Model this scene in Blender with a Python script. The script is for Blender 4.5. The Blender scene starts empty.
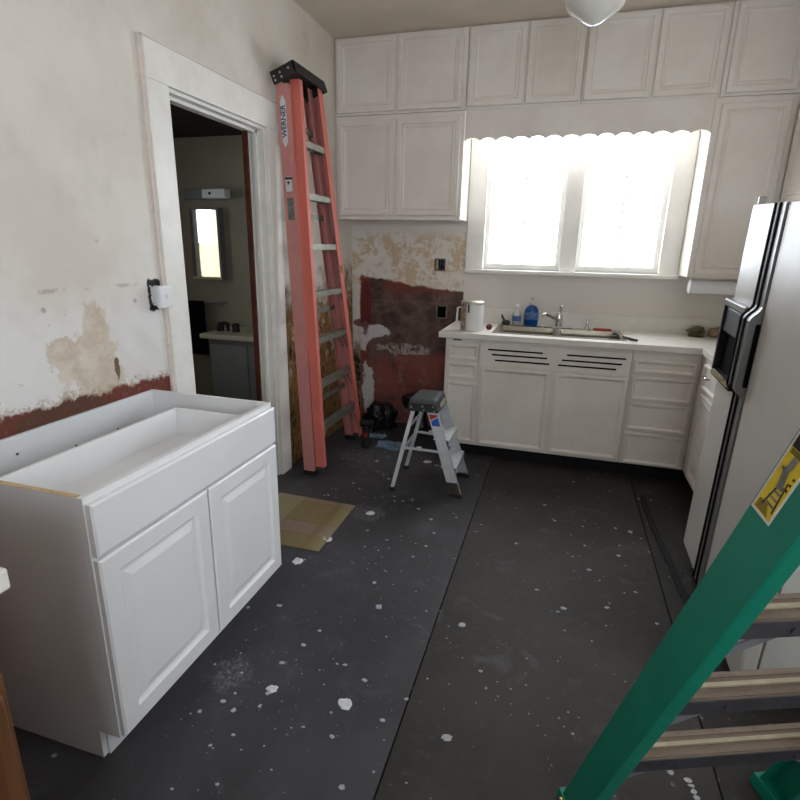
import bpy, bmesh, math, random
from mathutils import Vector, Matrix, noise as mnoise
random.seed(7)
S = bpy.context.scene
COL = S.collection

# ------------------------------------------------------------------ camera
YAW, PITCH, ROLL, FPX = -0.285896, -0.279804, 0.020734, 527.09
cam_d = bpy.data.cameras.new('camera'); cam = bpy.data.objects.new('camera', cam_d); COL.objects.link(cam)
fw = Vector((math.sin(YAW)*math.cos(PITCH), math.cos(YAW)*math.cos(PITCH), math.sin(PITCH)))
rt0 = Vector((math.cos(YAW), -math.sin(YAW), 0)); up0 = rt0.cross(fw)
rt = math.cos(ROLL)*rt0 + math.sin(ROLL)*up0; up = -math.sin(ROLL)*rt0 + math.cos(ROLL)*up0
M = Matrix((rt, up, -fw)).transposed().to_4x4(); M.translation = Vector((0, 0, 1.48)); cam.matrix_world = M
cam_d.sensor_fit = 'HORIZONTAL'; cam_d.sensor_width = 36.0; cam_d.lens = 36.0*FPX/800.0
cam_d.clip_start = 0.02; cam_d.clip_end = 200
S.camera = cam

# ------------------------------------------------------------------ sky, daylight portals, exposure
W = bpy.data.worlds.new('sky'); S.world = W; W.use_nodes = True
bg = W.node_tree.nodes['Background']
bg.inputs[0].default_value = (0.86, 0.93, 1.0, 1); bg.inputs[1].default_value = 10.0
S.view_settings.view_transform = 'Standard'; S.view_settings.look = 'None'
S.view_settings.exposure = 0.30; S.view_settings.gamma = 1.0; S.view_settings.use_curve_mapping = False
def portal(name, loc, rot, sx, sy):
    l = bpy.data.lights.new(name, 'AREA'); l.shape = 'RECTANGLE'; l.size = sx; l.size_y = sy; l.energy = 1
    l.cycles.is_portal = True
    o = bpy.data.objects.new(name, l); COL.objects.link(o); o.location = loc; o.rotation_euler = rot
portal('daylight_portal', (0.03, 4.42, 1.87), (math.radians(-90), 0, 0), 1.3, 1.1)
portal('daylight_portal', (1.66, 1.10, 1.65), (0, math.radians(90), 0), 1.1, .78)
portal('daylight_portal', (.65, -1.78, 1.75), (math.radians(90), 0, 0), 1.1, 1.1)  # portal of the added fill window behind the camera
portal('daylight_portal', (-3.70, 2.64, 1.48), (0, math.radians(-90), 0), 0.78, 0.43)

# ------------------------------------------------------------------ node helper
def lin(c):
    return tuple(((x/255)/12.92 if x/255 <= .04045 else (((x/255)+.055)/1.055)**2.4) for x in c)
class G:
    def __init__(s, name, rough=.6, metal=0.0, spec=.4):
        s.mat = bpy.data.materials.new(name); s.mat.use_nodes = True
        s.nt = s.mat.node_tree; s.b = s.nt.nodes['Principled BSDF']
        s.b.inputs['Roughness'].default_value = rough; s.b.inputs['Metallic'].default_value = metal
        s.b.inputs['Specular IOR Level'].default_value = spec
        s._p = None
    def n(s, t): return s.nt.nodes.new(t)
    def put(s, sock, v):
        if isinstance(v, bpy.types.NodeSocket): s.nt.links.new(v, sock)
        elif isinstance(v, (tuple, list)) and len(v) == 3 and sock.type == 'RGBA': sock.default_value = (*v, 1)
        else: sock.default_value = v
    def P(s):
        if s._p is None:
            s._p = s.n('ShaderNodeTexCoord').outputs['Object']
        return s._p
    def xyz(s):
        x = s.n('ShaderNodeSeparateXYZ'); s.put(x.inputs[0], s.P()); return x.outputs
    def m(s, op, a, b=None, c=None, clamp=False):
        k = s.n('ShaderNodeMath'); k.operation = op; k.use_clamp = clamp
        s.put(k.inputs[0], a)
        if b is not None: s.put(k.inputs[1], b)
        if c is not None: s.put(k.inputs[2], c)
        return k.outputs[0]
    def sm(s, x, e0, e1):           # 0 at e0 -> 1 at e1 (either order)
        k = s.n('ShaderNodeMapRange'); k.interpolation_type = 'SMOOTHSTEP'
        s.put(k.inputs[0], x)
        if e0 < e1: vals = (e0, e1, 0, 1)
        else: vals = (e1, e0, 1, 0)
        for i, v in enumerate(vals): k.inputs[1+i].default_value = v
        return k.outputs[0]
    def noise(s, scale, detail=4, rough=.6, dist=0.0, stretch=None, off=None):
        k = s.n('ShaderNodeTexNoise'); k.inputs['Scale'].default_value = scale; k.inputs['Detail'].default_value = detail
        k.inputs['Roughness'].default_value = rough; k.inputs['Distortion'].default_value = dist
        v = s.P()
        if stretch or off:
            mp = s.n('ShaderNodeMapping'); s.put(mp.inputs[0], v)
            if stretch: mp.inputs['Scale'].default_value = stretch
            if off: mp.inputs['Location'].default_value = off
            v = mp.outputs[0]
        s.put(k.inputs['Vector'], v); return k.outputs[0]
    def voro(s, scale, feature='F1', off=None):
        k = s.n('ShaderNodeTexVoronoi'); k.feature = feature; k.inputs['Scale'].default_value = scale
        v = s.P()
        if off:
            mp = s.n('ShaderNodeMapping'); s.put(mp.inputs[0], v); mp.inputs['Location'].default_value = off; v = mp.outputs[0]
        s.put(k.inputs['Vector'], v); return k.outputs['Distance']
    def mix(s, f, a, b):
        k = s.n('ShaderNodeMix'); k.data_type = 'RGBA'
        s.put(k.inputs[0], f); s.put(k.inputs[6], a); s.put(k.inputs[7], b); return k.outputs[2]
    def ell(s, u, v, cu, cv, ru, rv, nz, k=.8, soft=.12):
        a = s.m('DIVIDE', s.m('SUBTRACT', u, cu), ru); b = s.m('DIVIDE', s.m('SUBTRACT', v, cv), rv)
        d = s.m('SQRT', s.m('ADD', s.m('MULTIPLY', a, a), s.m('MULTIPLY', b, b)))
        d = s.m('ADD', d, s.m('MULTIPLY', s.m('SUBTRACT', nz, .5), k))
        return s.sm(d, 1+soft, 1-soft)
    def mul(s, *a):
        r = a[0]
        for x in a[1:]: r = s.m('MULTIPLY', r, x)
        return r
    def mx(s, *a):
        r = a[0]
        for x in a[1:]: r = s.m('MAXIMUM', r, x)
        return r
    def col(s, c): s.put(s.b.inputs['Base Color'], c); return s
    def rough(s, v): s.put(s.b.inputs['Roughness'], v); return s
    def bump(s, h, strength=.3, dist=.01):
        k = s.n('ShaderNodeBump'); k.inputs['Strength'].default_value = strength; k.inputs['Distance'].default_value = dist
        s.put(k.inputs['Height'], h); s.put(s.b.inputs['Normal'], k.outputs[0]); return s
MATS = {}
def simple(name, rgb, rough=.6, metal=0, spec=.4, var=.12, scale=12, bump=0.0, bscale=80):
    g = G(name, rough, metal, spec); c = lin(rgb)
    nz = g.noise(scale, 5, .65)
    g.col(g.mix(g.sm(nz, .3, .7), tuple(x*(1-var) for x in c), tuple(min(1, x*(1+var)) for x in c)))
    if bump: g.bump(g.noise(bscale, 3), bump, .004)
    MATS[name] = g.mat; return g.mat

# painted kitchen cabinets: slightly warm, a little grimy
g = G('cabinet_paint', .42, 0, .45)
n1 = g.noise(3, 5); n2 = g.noise(30, 4)
c = g.mix(g.sm(n1, .35, .7), lin((236, 230, 223)), lin((228, 220, 212)))
c = g.mix(g.mul(g.sm(n2, .62, .75), .15), c, lin((190, 180, 168)))
g.col(c).bump(n2, .06, .004); MATS['cabinet_paint'] = g.mat
simple('vanity_white', (236, 236, 238), .32, 0, .5, .02, 3)
simple('vanity_inner', (228, 230, 232), .4, 0, .4, .02, 3)
simple('particle_edge', (205, 176, 138), .8, 0, .2, .15, 60)
simple('trim_paint', (236, 233, 227), .4, 0, .45, .05, 6, .05)
simple('casing_worn', (222, 210, 202), .55, 0, .35, .08, 9, .15, 30)
simple('window_paint', (238, 236, 230), .4, 0, .45, .03, 5)
simple('wall_paint', (230, 224, 216), .6, 0, .3, .05, 4, .08, 40)
simple('ceiling_paint', (226, 214, 198), .75, 0, .2, .05, 2, .08, 25)
simple('counter_laminate', (232, 228, 220), .28, 0, .5, .05, 10)
simple('steel', (142, 134, 120), .28, 1, .5, .12, 9)
simple('chrome', (205, 205, 205), .12, 1, .5, .03, 9)
simple('aluminium', (214, 217, 221), .4, .35, .5, .10, 14)
simple('aluminium_dull', (150, 152, 142), .5, .8, .5, .15, 20)
simple('black_plastic', (34, 35, 37), .5, 0, .4, .2, 20)
simple('grey_plastic', (70, 73, 76), .45, 0, .4, .12, 25)
simple('dark_gap', (12, 11, 11), .9, 0, .1, .1)
simple('rivet', (190, 188, 182), .35, 1)
simple('fridge_white', (198, 194, 188), .34, 0, .5, .03, 4, .16, 260)
simple('fridge_trim', (128, 126, 124), .35, .3, .5, .08, 10)
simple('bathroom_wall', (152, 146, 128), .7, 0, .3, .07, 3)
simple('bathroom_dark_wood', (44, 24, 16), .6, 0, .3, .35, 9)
simple('door_stain', (84, 40, 26), .5, 0, .4, .3, 9)
simple('bathroom_cabinet', (120, 120, 120), .5, 0, .4, .05)
simple('basin_cream', (196, 190, 166), .3, 0, .5, .05)
simple('towel_black', (18, 18, 21), .95, 0, .1, .3, 60, .5, 90)
simple('blue_soap', (14, 74, 142), .12, 0, .5, .08)
simple('clear_plastic', (196, 200, 196), .2, 0, .5, .05)
simple('soap_label', (84, 116, 170), .4, 0, .4, .35, 60)
simple('red_sponge', (176, 74, 62), .8, 0, .2, .15, 40)
simple('maroon', (96, 34, 30), .6)
simple('mossy_rag', (104, 98, 72), .9, 0, .1, .45, 30, .6, 40)
simple('brown_rag', (156, 132, 108), .9, 0, .1, .35, 30, .6, 40)
simple('trash_bag', (20, 22, 27), .33, 0, .5, .2, 10)
simple('blue_sheet', (104, 132, 158), .35, 0, .5, .35, 14)
simple('paint_chip', (168, 169, 172), .8, 0, .2, .1, 40)
simple('drywall_chunk', (210, 212, 218), .85, 0, .2, .12, 50, .4, 90)
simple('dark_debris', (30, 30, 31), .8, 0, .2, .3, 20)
simple('opal_glass', (222, 219, 212), .08, 0, .6, .02)
simple('lamp_red', (150, 62, 48), .5)
simple('lamp_metal', (188, 182, 172), .3, .8)
simple('white_plastic', (232, 234, 236), .35, 0, .5, .02)
simple('box_metal', (122, 118, 100), .45, .6, .4, .3, 40)
simple('wire_blue', (38, 62, 96), .5)
simple('wire_tan', (170, 150, 110), .5)
simple('shade_cream', (232, 226, 196), .7)
simple('dark_strip', (22, 22, 23), .75, 0, .3, .3, 20)
simple('label_white', (214, 216, 218), .45, 0, .4, .05)
simple('label_blue', (40, 62, 110), .5)
simple('label_red', (178, 52, 48), .5)
simple('label_royal', (44, 92, 178), .5)
simple('label_black', (28, 28, 26), .5)
simple('label_grey', (118, 118, 112), .5, 0, .3, .4, 60)
simple('label_yellow', (218, 190, 36), .45, 0, .4, .08, 30)
simple('label_green', (24, 96, 60), .5)
simple('brass', (206, 176, 96), .35, .8)
simple('outlet_plate', (170, 166, 150), .4)

# fibreglass ladder rails
def fibre(name, base, alt, worn, k=.5):
    g = G(name, .45, 0, .45)
    n1 = g.noise(6, 5); n2 = g.noise(60, 4, .7, 0, (1, 1, .12)); n3 = g.noise(38, 3)
    c = g.mix(g.sm(n1, .3, .7), lin(base), lin(alt)); c = g.mix(g.mul(g.sm(n2, .5, .8), .25), c, lin(worn))
    c = g.mix(g.mul(g.sm(n3, .70, .76), k), c, lin((206, 196, 190)))
    g.col(c).bump(n2, .1, .002); MATS[name] = g.mat
fibre('red_fibreglass', (206, 140, 134), (198, 134, 130), (218, 166, 164))
fibre('red_fibreglass_front', (218, 118, 102), (208, 114, 102), (200, 112, 104), .3)
fibre('green_fibreglass', (14, 126, 102), (10, 116, 94), (14, 102, 84), .12)

# ladder tread: brown-worn aluminium
g = G('tread_worn', .6, .25, .4)
n1 = g.noise(9, 5, .7, 0, (.35, 1, 1)); n2 = g.noise(90, 3)
c = g.mix(g.sm(n1, .35, .7), lin((128, 112, 98)), lin((104, 90, 78))); c = g.mix(g.mul(g.sm(n2, .62, .7), .6), c, lin((86, 70, 58)))
g.col(c).bump(n2, .2, .002); MATS['tread_worn'] = g.mat
simple('tread_ridge', (168, 158, 134), .5, .3, .4, .12, 20)
simple('brace_grey', (128, 126, 132), .5, .3, .4, .15, 12)
simple('tread_lip', (74, 72, 76), .5, .5, .4, .15, 12)

# oak cabinet at the left edge
g = G('brown_wood', .45, 0, .4)
n1 = g.noise(14, 6, .65, .6, (1, 1, .08)); n2 = g.noise(70, 3, .6, 0, (1, 1, .06))
c = g.mix(g.sm(n1, .3, .7), lin((112, 74, 45)), lin((84, 52, 30))); c = g.mix(g.mul(g.sm(n2, .55, .7), .4), c, lin((78, 42, 20)))
g.col(c).bump(n2, .1, .002); MATS['brown_wood'] = g.mat

# printed vinyl sheet offcut: olive and mauve squares
g = G('vinyl_squares', .45, 0, .4); x, y, z = g.xyz()
fx = g.m('FRACT', g.m('DIVIDE', g.m('ADD', x, 5.05), .46)); fy = g.m('FRACT', g.m('DIVIDE', g.m('SUBTRACT', y, 2.14), .35))
band = g.mul(g.sm(fy, .33, .35), g.sm(fy, .70, .68))
lineu = g.mx(g.mul(g.sm(fx, .46, .48), g.sm(fx, .56, .54)), g.mul(g.sm(fy, .32, .34), g.sm(fy, .38, .36)), g.mul(g.sm(fy, .67, .69), g.sm(fy, .73, .71)))
c = g.mix(g.noise(12, 4), lin((134, 120, 84)), lin((112, 100, 70)))
c = g.mix(band, c, g.mix(g.noise(20, 3), lin((142, 122, 108)), lin((122, 104, 94))))
c = g.mix(g.mul(lineu, .55), c, lin((116, 98, 58))); c = g.mix(g.mul(g.sm(fx, .5, .7), .35), c, lin((162, 156, 124)))
g.col(c); MATS['vinyl_squares'] = g.mat

# dark floor sheets with paint specks and scuffs
def floor_mat(name, ca, cb, off):
    g = G(name, .6, 0, .28)
    n1 = g.noise(1.6, 5, .6, .3, None, off); n2 = g.noise(22, 5, .7); n3 = g.noise(5, 6, .7, .5, None, (off[1], off[0], 3))
    c = g.mix(g.sm(n1, .3, .7), lin(ca), lin(cb))
    c = g.mix(g.mul(g.sm(n2, .5, .8), .3), c, lin((78, 76, 76)))
    c = g.mix(g.mul(g.sm(n3, .52, .78), .45), c, lin((104, 104, 108)))
    xx, yy, zz_ = g.xyz(); nd = g.noise(14, 6, .75)
    dust = g.mx(g.ell(xx, yy, -1.0, 1.32, .06, .07, nd, 3.2, .4), g.ell(xx, yy, -.95, 2.60, .10, .08, nd, 3.2, .4), g.ell(xx, yy, -1.05, 3.45, .35, .25, nd, 3.4, .4), g.ell(xx, yy, -.70, 3.42, .18, .10, nd, 3.4, .4)  )
    c = g.mix(g.mul(dust, g.sm(g.noise(70, 4, .7), .42, .62), .5), c, lin((140, 142, 150)))
    v1 = g.voro(26, 'F1', off); v2 = g.voro(9, 'F1', (off[1], 2, 1)); gate = g.sm(g.noise(2.2, 4, .7, 0, None, off), .50, .66); gate2 = g.sm(g.noise(5, 3, .7, 0, None, (off[1], 1, 0)), .52, .6)
    sp = g.mx(g.mul(g.sm(v1, .13, .08), gate), g.mul(g.sm(g.m('ADD', v2, g.m('MULTIPLY', g.noise(60, 3), .1)), .15, .11), gate2))
    c = g.mix(g.mul(sp, .7), c, lin((188, 190, 196)))
    g.col(c); g.rough(g.m('ADD', .52, g.m('MULTIPLY', n3, .25))); g.bump(n2, .18, .003)
    MATS[name] = g.mat
floor_mat('floor_sheet_blue', (70, 69, 73), (55, 54, 57), (1, 7, 0))
floor_mat('floor_sheet_brown', (58, 53, 49), (45, 41, 38), (4, 2, 0))
floor_mat('floor_sheet_edge', (46, 42, 37), (34, 31, 27), (9, 5, 0))
simple('floor_seam', (14, 13, 13), .9, 0, .1)

# left wall: old painted plaster, red band, tan patch, rotten brown strip by the corner
g = G('left_plaster', .6, 0, .3); x, y, z = g.xyz()
nA = g.noise(2.2, 6, .62); nB = g.noise(11, 6, .7); nC = g.noise(38, 5, .7); nD = g.noise(5, 6, .7, .4)
c = g.mix(g.sm(nA, .3, .7), lin((228, 222, 213)), lin((216, 208, 198)))
low = g.mul(g.sm(g.m('ADD', z, g.m('MULTIPLY', g.m('SUBTRACT', nA, .5), .9)), 1.50, 1.12), .9)
c = g.mix(low, c, g.mix(nA, lin((236, 234, 233)), lin((222, 219, 218))))
c = g.mix(g.mul(g.sm(nD, .60, .72), .25), c, lin((170, 160, 148)))
joint = g.mul(g.sm(g.m('ABSOLUTE', g.m('SUBTRACT', z, g.m('ADD', 1.305, g.m('MULTIPLY', nB, .02)))), .010, .003), g.sm(g.noise(7, 4, .7, 0, None, (2, 3, 4)), .52, .62))
c = g.mix(g.mul(joint, .55), c, lin((168, 146, 118)))
specks = g.mul(g.sm(nC, .66, .70), g.sm(nB, .5, .62), g.sm(z, 1.7, 1.1))
c = g.mix(g.mul(specks, .7), c, lin((128, 112, 96)))
nT = g.m('ADD', g.m('MULTIPLY', nB, .65), g.m('MULTIPLY', g.noise(24, 5, .75), .5))
nT = g.m('SUBTRACT', nT, .075)
chips = g.mx(g.mul(g.sm(z, 1.6, 1.35), g.sm(g.m('ADD', g.voro(13, 'F1', (.2, .4, .7)), g.m('MULTIPLY', g.m('SUBTRACT', nC, .5), .3)), .14, .10), g.sm(g.noise(6, 3, .7, 0, None, (5, 2, 1)), .50, .58)), g.mul(g.sm(g.noise(45, 4, .7, 1.0, (1, .5, 1.4)), .69, .72), g.sm(z, 1.45, 1.2)))
c = g.mix(g.mul(chips, .65), c, lin((146, 126, 104)))
stain = g.mul(g.sm(g.noise(1.3, 5, .6, .8, None, (3, 8, 1)), .52, .72), .28); c = g.mix(stain, c, lin((172, 160, 146)))
tan = g.mx(g.ell(y, z, 1.54, 1.06, .14, .09, nT, 2.6, .10), g.ell(y, z, 1.60, 1.16, .06, .10, nT, 2.2, .10), g.ell(y, z, 1.45, 1.10, .075, .055, nT, 2.4, .10), g.ell(y, z, 1.59, .98, .11, .09, nT, 2.6, .10))
c = g.mix(g.mul(tan, .75), c, g.mix(g.sm(nB, .35, .65), lin((216, 202, 182)), lin((190, 168, 142))))
scar = g.ell(y, z, 1.675, 1.0, .012, .045, nT, 4.5); c = g.mix(g.mul(scar, .9), c, lin((104, 78, 50)))
edge = g.m('ADD', g.m('ADD', z, g.m('MULTIPLY', g.m('SUBTRACT', nB, .5), .12)), g.m('MULTIPLY', g.m('SUBTRACT', nC, .5), .035))
edge = g.m('ADD', edge, g.m('MULTIPLY', g.m('SUBTRACT', y, 1.5), .035))
band = g.mul(g.sm(edge, .925, .905), g.sm(y, 2.0, 1.98))
redc = g.mix(nB, lin((124, 66, 54)), lin((92, 46, 38))); redc = g.mix(g.mul(g.sm(nC, .58, .66), .6), redc, lin((150, 138, 128)))
redc = g.mix(g.mul(g.ell(y, z, 1.42, .85, .2, .08, nB, 1.2), .7), redc, lin((84, 62, 44)))
c = g.mix(band, c, redc)
rim = g.mul(g.sm(edge, .955, .93), g.sm(edge, .905, .92), g.sm(nC, .48, .56), g.sm(y, 2.0, 1.98)); c = g.mix(g.mul(rim, .8), c, lin((176, 158, 132)))
hy = g.m('DIVIDE', g.m('ABSOLUTE', g.m('SUBTRACT', y, 1.930)), .040); hz = g.m('DIVIDE', g.m('ABSOLUTE', g.m('SUBTRACT', z, 1.265)), .064)
hd = g.m('ADD', g.m('MAXIMUM', hy, hz), g.m('MULTIPLY', g.m('SUBTRACT', g.noise(60, 5, .75), .5), 1.1)); hole = g.mul(g.sm(hd, 1.06, .98), g.sm(hd, .52, .6))
c = g.mix(hole, c, lin((24, 20, 18)))
rot = g.mul(g.sm(y, 3.02, 3.06), g.sm(g.m('ADD', z, g.m('MULTIPLY', g.m('SUBTRACT', nD, .5), .9)), 1.30, 1.05))
rn = g.noise(16, 7, .75, 1.5, (1, 1, .45)); rotc = g.mix(g.sm(rn, .38, .52), lin((56, 40, 28)), lin((146, 108, 64))); rotc = g.mix(g.sm(rn, .56, .66), rotc, lin((176, 146, 98)))
rotc = g.mix(g.mul(g.sm(nB, .52, .66), g.sm(z, .3, .8), .8), rotc, lin((214, 206, 192)))
c = g.mix(rot, c, rotc)
g.col(c)
g.bump(g.m('ADD', g.m('MULTIPLY', nB, .6), g.m('ADD', g.m('MULTIPLY', rot, g.m('MULTIPLY', rn, 2.0)), g.m('MULTIPLY', band, -.4))), .35, .006); MATS['left_plaster'] = g.mat

# back wall niche: white, tan stains, dark maroon adhesive, red below, white drips
g = G('niche_plaster', .65, 0, .3); x, y, z = g.xyz()
nA = g.noise(3, 6, .65); nB = g.noise(9, 7, .7); nC = g.noise(30, 5, .7); nD = g.noise(6, 6, .7, .6)
c = g.mix(nA, lin((236, 231, 224)), lin((224, 218, 211)))
nich = g.sm(x, -.735, -.742)
tanz = g.mul(g.sm(z, 1.66, 1.52), g.sm(z, 1.1, 1.25), nich)
tanm = g.mul(tanz, g.sm(g.m('ADD', nB, g.m('MULTIPLY', g.m('SUBTRACT', nC, .5), .5)), .47, .56))
c = g.mix(g.mul(tanm, .85), c, g.mix(nC, lin((220, 198, 164)), lin((194, 166, 130))))
edz = g.m('ADD', g.m('ADD', z, g.m('MULTIPLY', g.m('SUBTRACT', nB, .5), .10)), g.m('MULTIPLY', g.m('ADD', x, 1.2), .12))
edx = g.m('ADD', x, g.m('MULTIPLY', g.m('SUBTRACT', nC, .5), .08))
dark = g.mul(g.sm(edz, 1.215, 1.195), g.sm(edx, -1.625, -1.61), nich)
dc = g.mix(g.sm(nD, .35, .65), lin((72, 56, 52)), lin((118, 94, 86)))
topred = g.mx(g.mul(g.sm(g.m('ADD', z, g.m('MULTIPLY', nB, .2)), 1.20, 1.27), g.sm(nA, .46, .54)), g.mul(g.sm(edx, -1.52, -1.55), .9))
dc = g.mix(g.mul(topred, .85), dc, lin((128, 66, 54)))
lowred = g.mul(g.sm(g.m('ADD', z, g.m('MULTIPLY', g.m('SUBTRACT', nD, .5), .35)), .66, .58), g.sm(g.noise(5, 5, .7, 0, None, (3, 1, 2)), .68, .45))
dc = g.mix(g.mul(lowred, .9), dc, g.mix(nC, lin((168, 94, 86)), lin((126, 72, 64))))
dc = g.mix(g.mul(g.sm(g.m('ABSOLUTE', g.m('SUBTRACT', z, 1.06)), .006, .002), .5), dc, lin((130, 106, 92)))
smear = g.mul(g.ell(x, z, -1.22, .665, .26, .045, nB, 2.6), g.sm(nC, .42, .52)); dc = g.mix(g.mul(smear, .8), dc, lin((188, 180, 174)))
smear2 = g.mul(g.ell(x, z, -1.2, .25, .25, .35, nB, 1.6), g.sm(nD, .52, .66)); dc = g.mix(g.mul(smear2, .5), dc, lin((166, 140, 128)))
dc = g.mix(g.mul(g.sm(nC, .62, .68), g.sm(nD, .5, .62), .5), dc, lin((170, 160, 156)))
c = g.mix(dark, c, dc)
white = g.mx(g.ell(x, z, -1.49, .79, .12, .06, nB, 3.0), g.ell(x, z, -1.57, .74, .06, .13, nB, 2.6), g.ell(x, z, -1.545, .27, .05, .26, nB, 1.8), g.ell(x, z, -1.46, .06, .10, .03, nC, 1.2))
white = g.mul(white, g.sm(g.ell(x, z, -1.52, .60, .05, .12, nB, 1.0), .6, .3))
c = g.mix(white, c, lin((216, 212, 214)))
lft = g.mul(g.sm(edx, -1.60, -1.63), g.sm(g.m('ADD', z, g.m('MULTIPLY', nB, .4)), 1.0, .75)); c = g.mix(lft, c, g.mix(g.sm(nC, .45, .55), lin((50, 38, 28)), lin((120, 92, 60))))
drip = g.mx(g.ell(x, z, -1.57, 1.0, .05, .22, nC, 1.2), g.ell(x, z, -1.60, .86, .08, .035, nC, 1.2)); c = g.mix(g.mul(drip, .9), c, lin((110, 42, 38)))
g.col(c).bump(g.m('ADD', nB, g.m('MULTIPLY', dark, -.4)), .35, .006); MATS['niche_plaster'] = g.mat

# thin window glass, mirror, canister label
g = G('window_glass'); nt = g.nt
tr = g.n('ShaderNodeBsdfTransparent'); gl = g.n('ShaderNodeBsdfGlossy'); gl.inputs['Roughness'].default_value = .02
mxs = g.n('ShaderNodeMixShader'); mxs.inputs[0].default_value = .06
nt.links.new(tr.outputs[0], mxs.inputs[1]); nt.links.new(gl.outputs[0], mxs.inputs[2]); nt.links.new(mxs.outputs[0], nt.nodes['Material Output'].inputs[0]); MATS['window_glass'] = g.mat
g = G('blind_cream'); df = g.n('ShaderNodeBsdfDiffuse'); tl = g.n('ShaderNodeBsdfTranslucent'); ms = g.n('ShaderNodeMixShader'); ms.inputs[0].default_value = .5
df.inputs[0].default_value = (*lin((232, 222, 186)), 1); tl.inputs[0].default_value = (*lin((240, 234, 214)), 1)
g.nt.links.new(df.outputs[0], ms.inputs[1]); g.nt.links.new(tl.outputs[0], ms.inputs[2]); g.nt.links.new(ms.outputs[0], g.nt.nodes['Material Output'].inputs[0]); MATS['blind_cream'] = g.mat
simple('mirror', (222, 222, 218), .03, 1, .5, .01)
g = G('canister_side', .35, 0, .5); x, y, z = g.xyz()
nB = g.noise(40, 5, .7)
c = g.mix(g.mul(g.sm(g.m('ADD', x, g.m('MULTIPLY', nB, .03)), -.006, -.024), g.sm(nB, .30, .5)), lin((216, 216, 216)), lin((140, 118, 94)))
g.col(c); MATS['canister_side'] = g.mat

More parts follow.
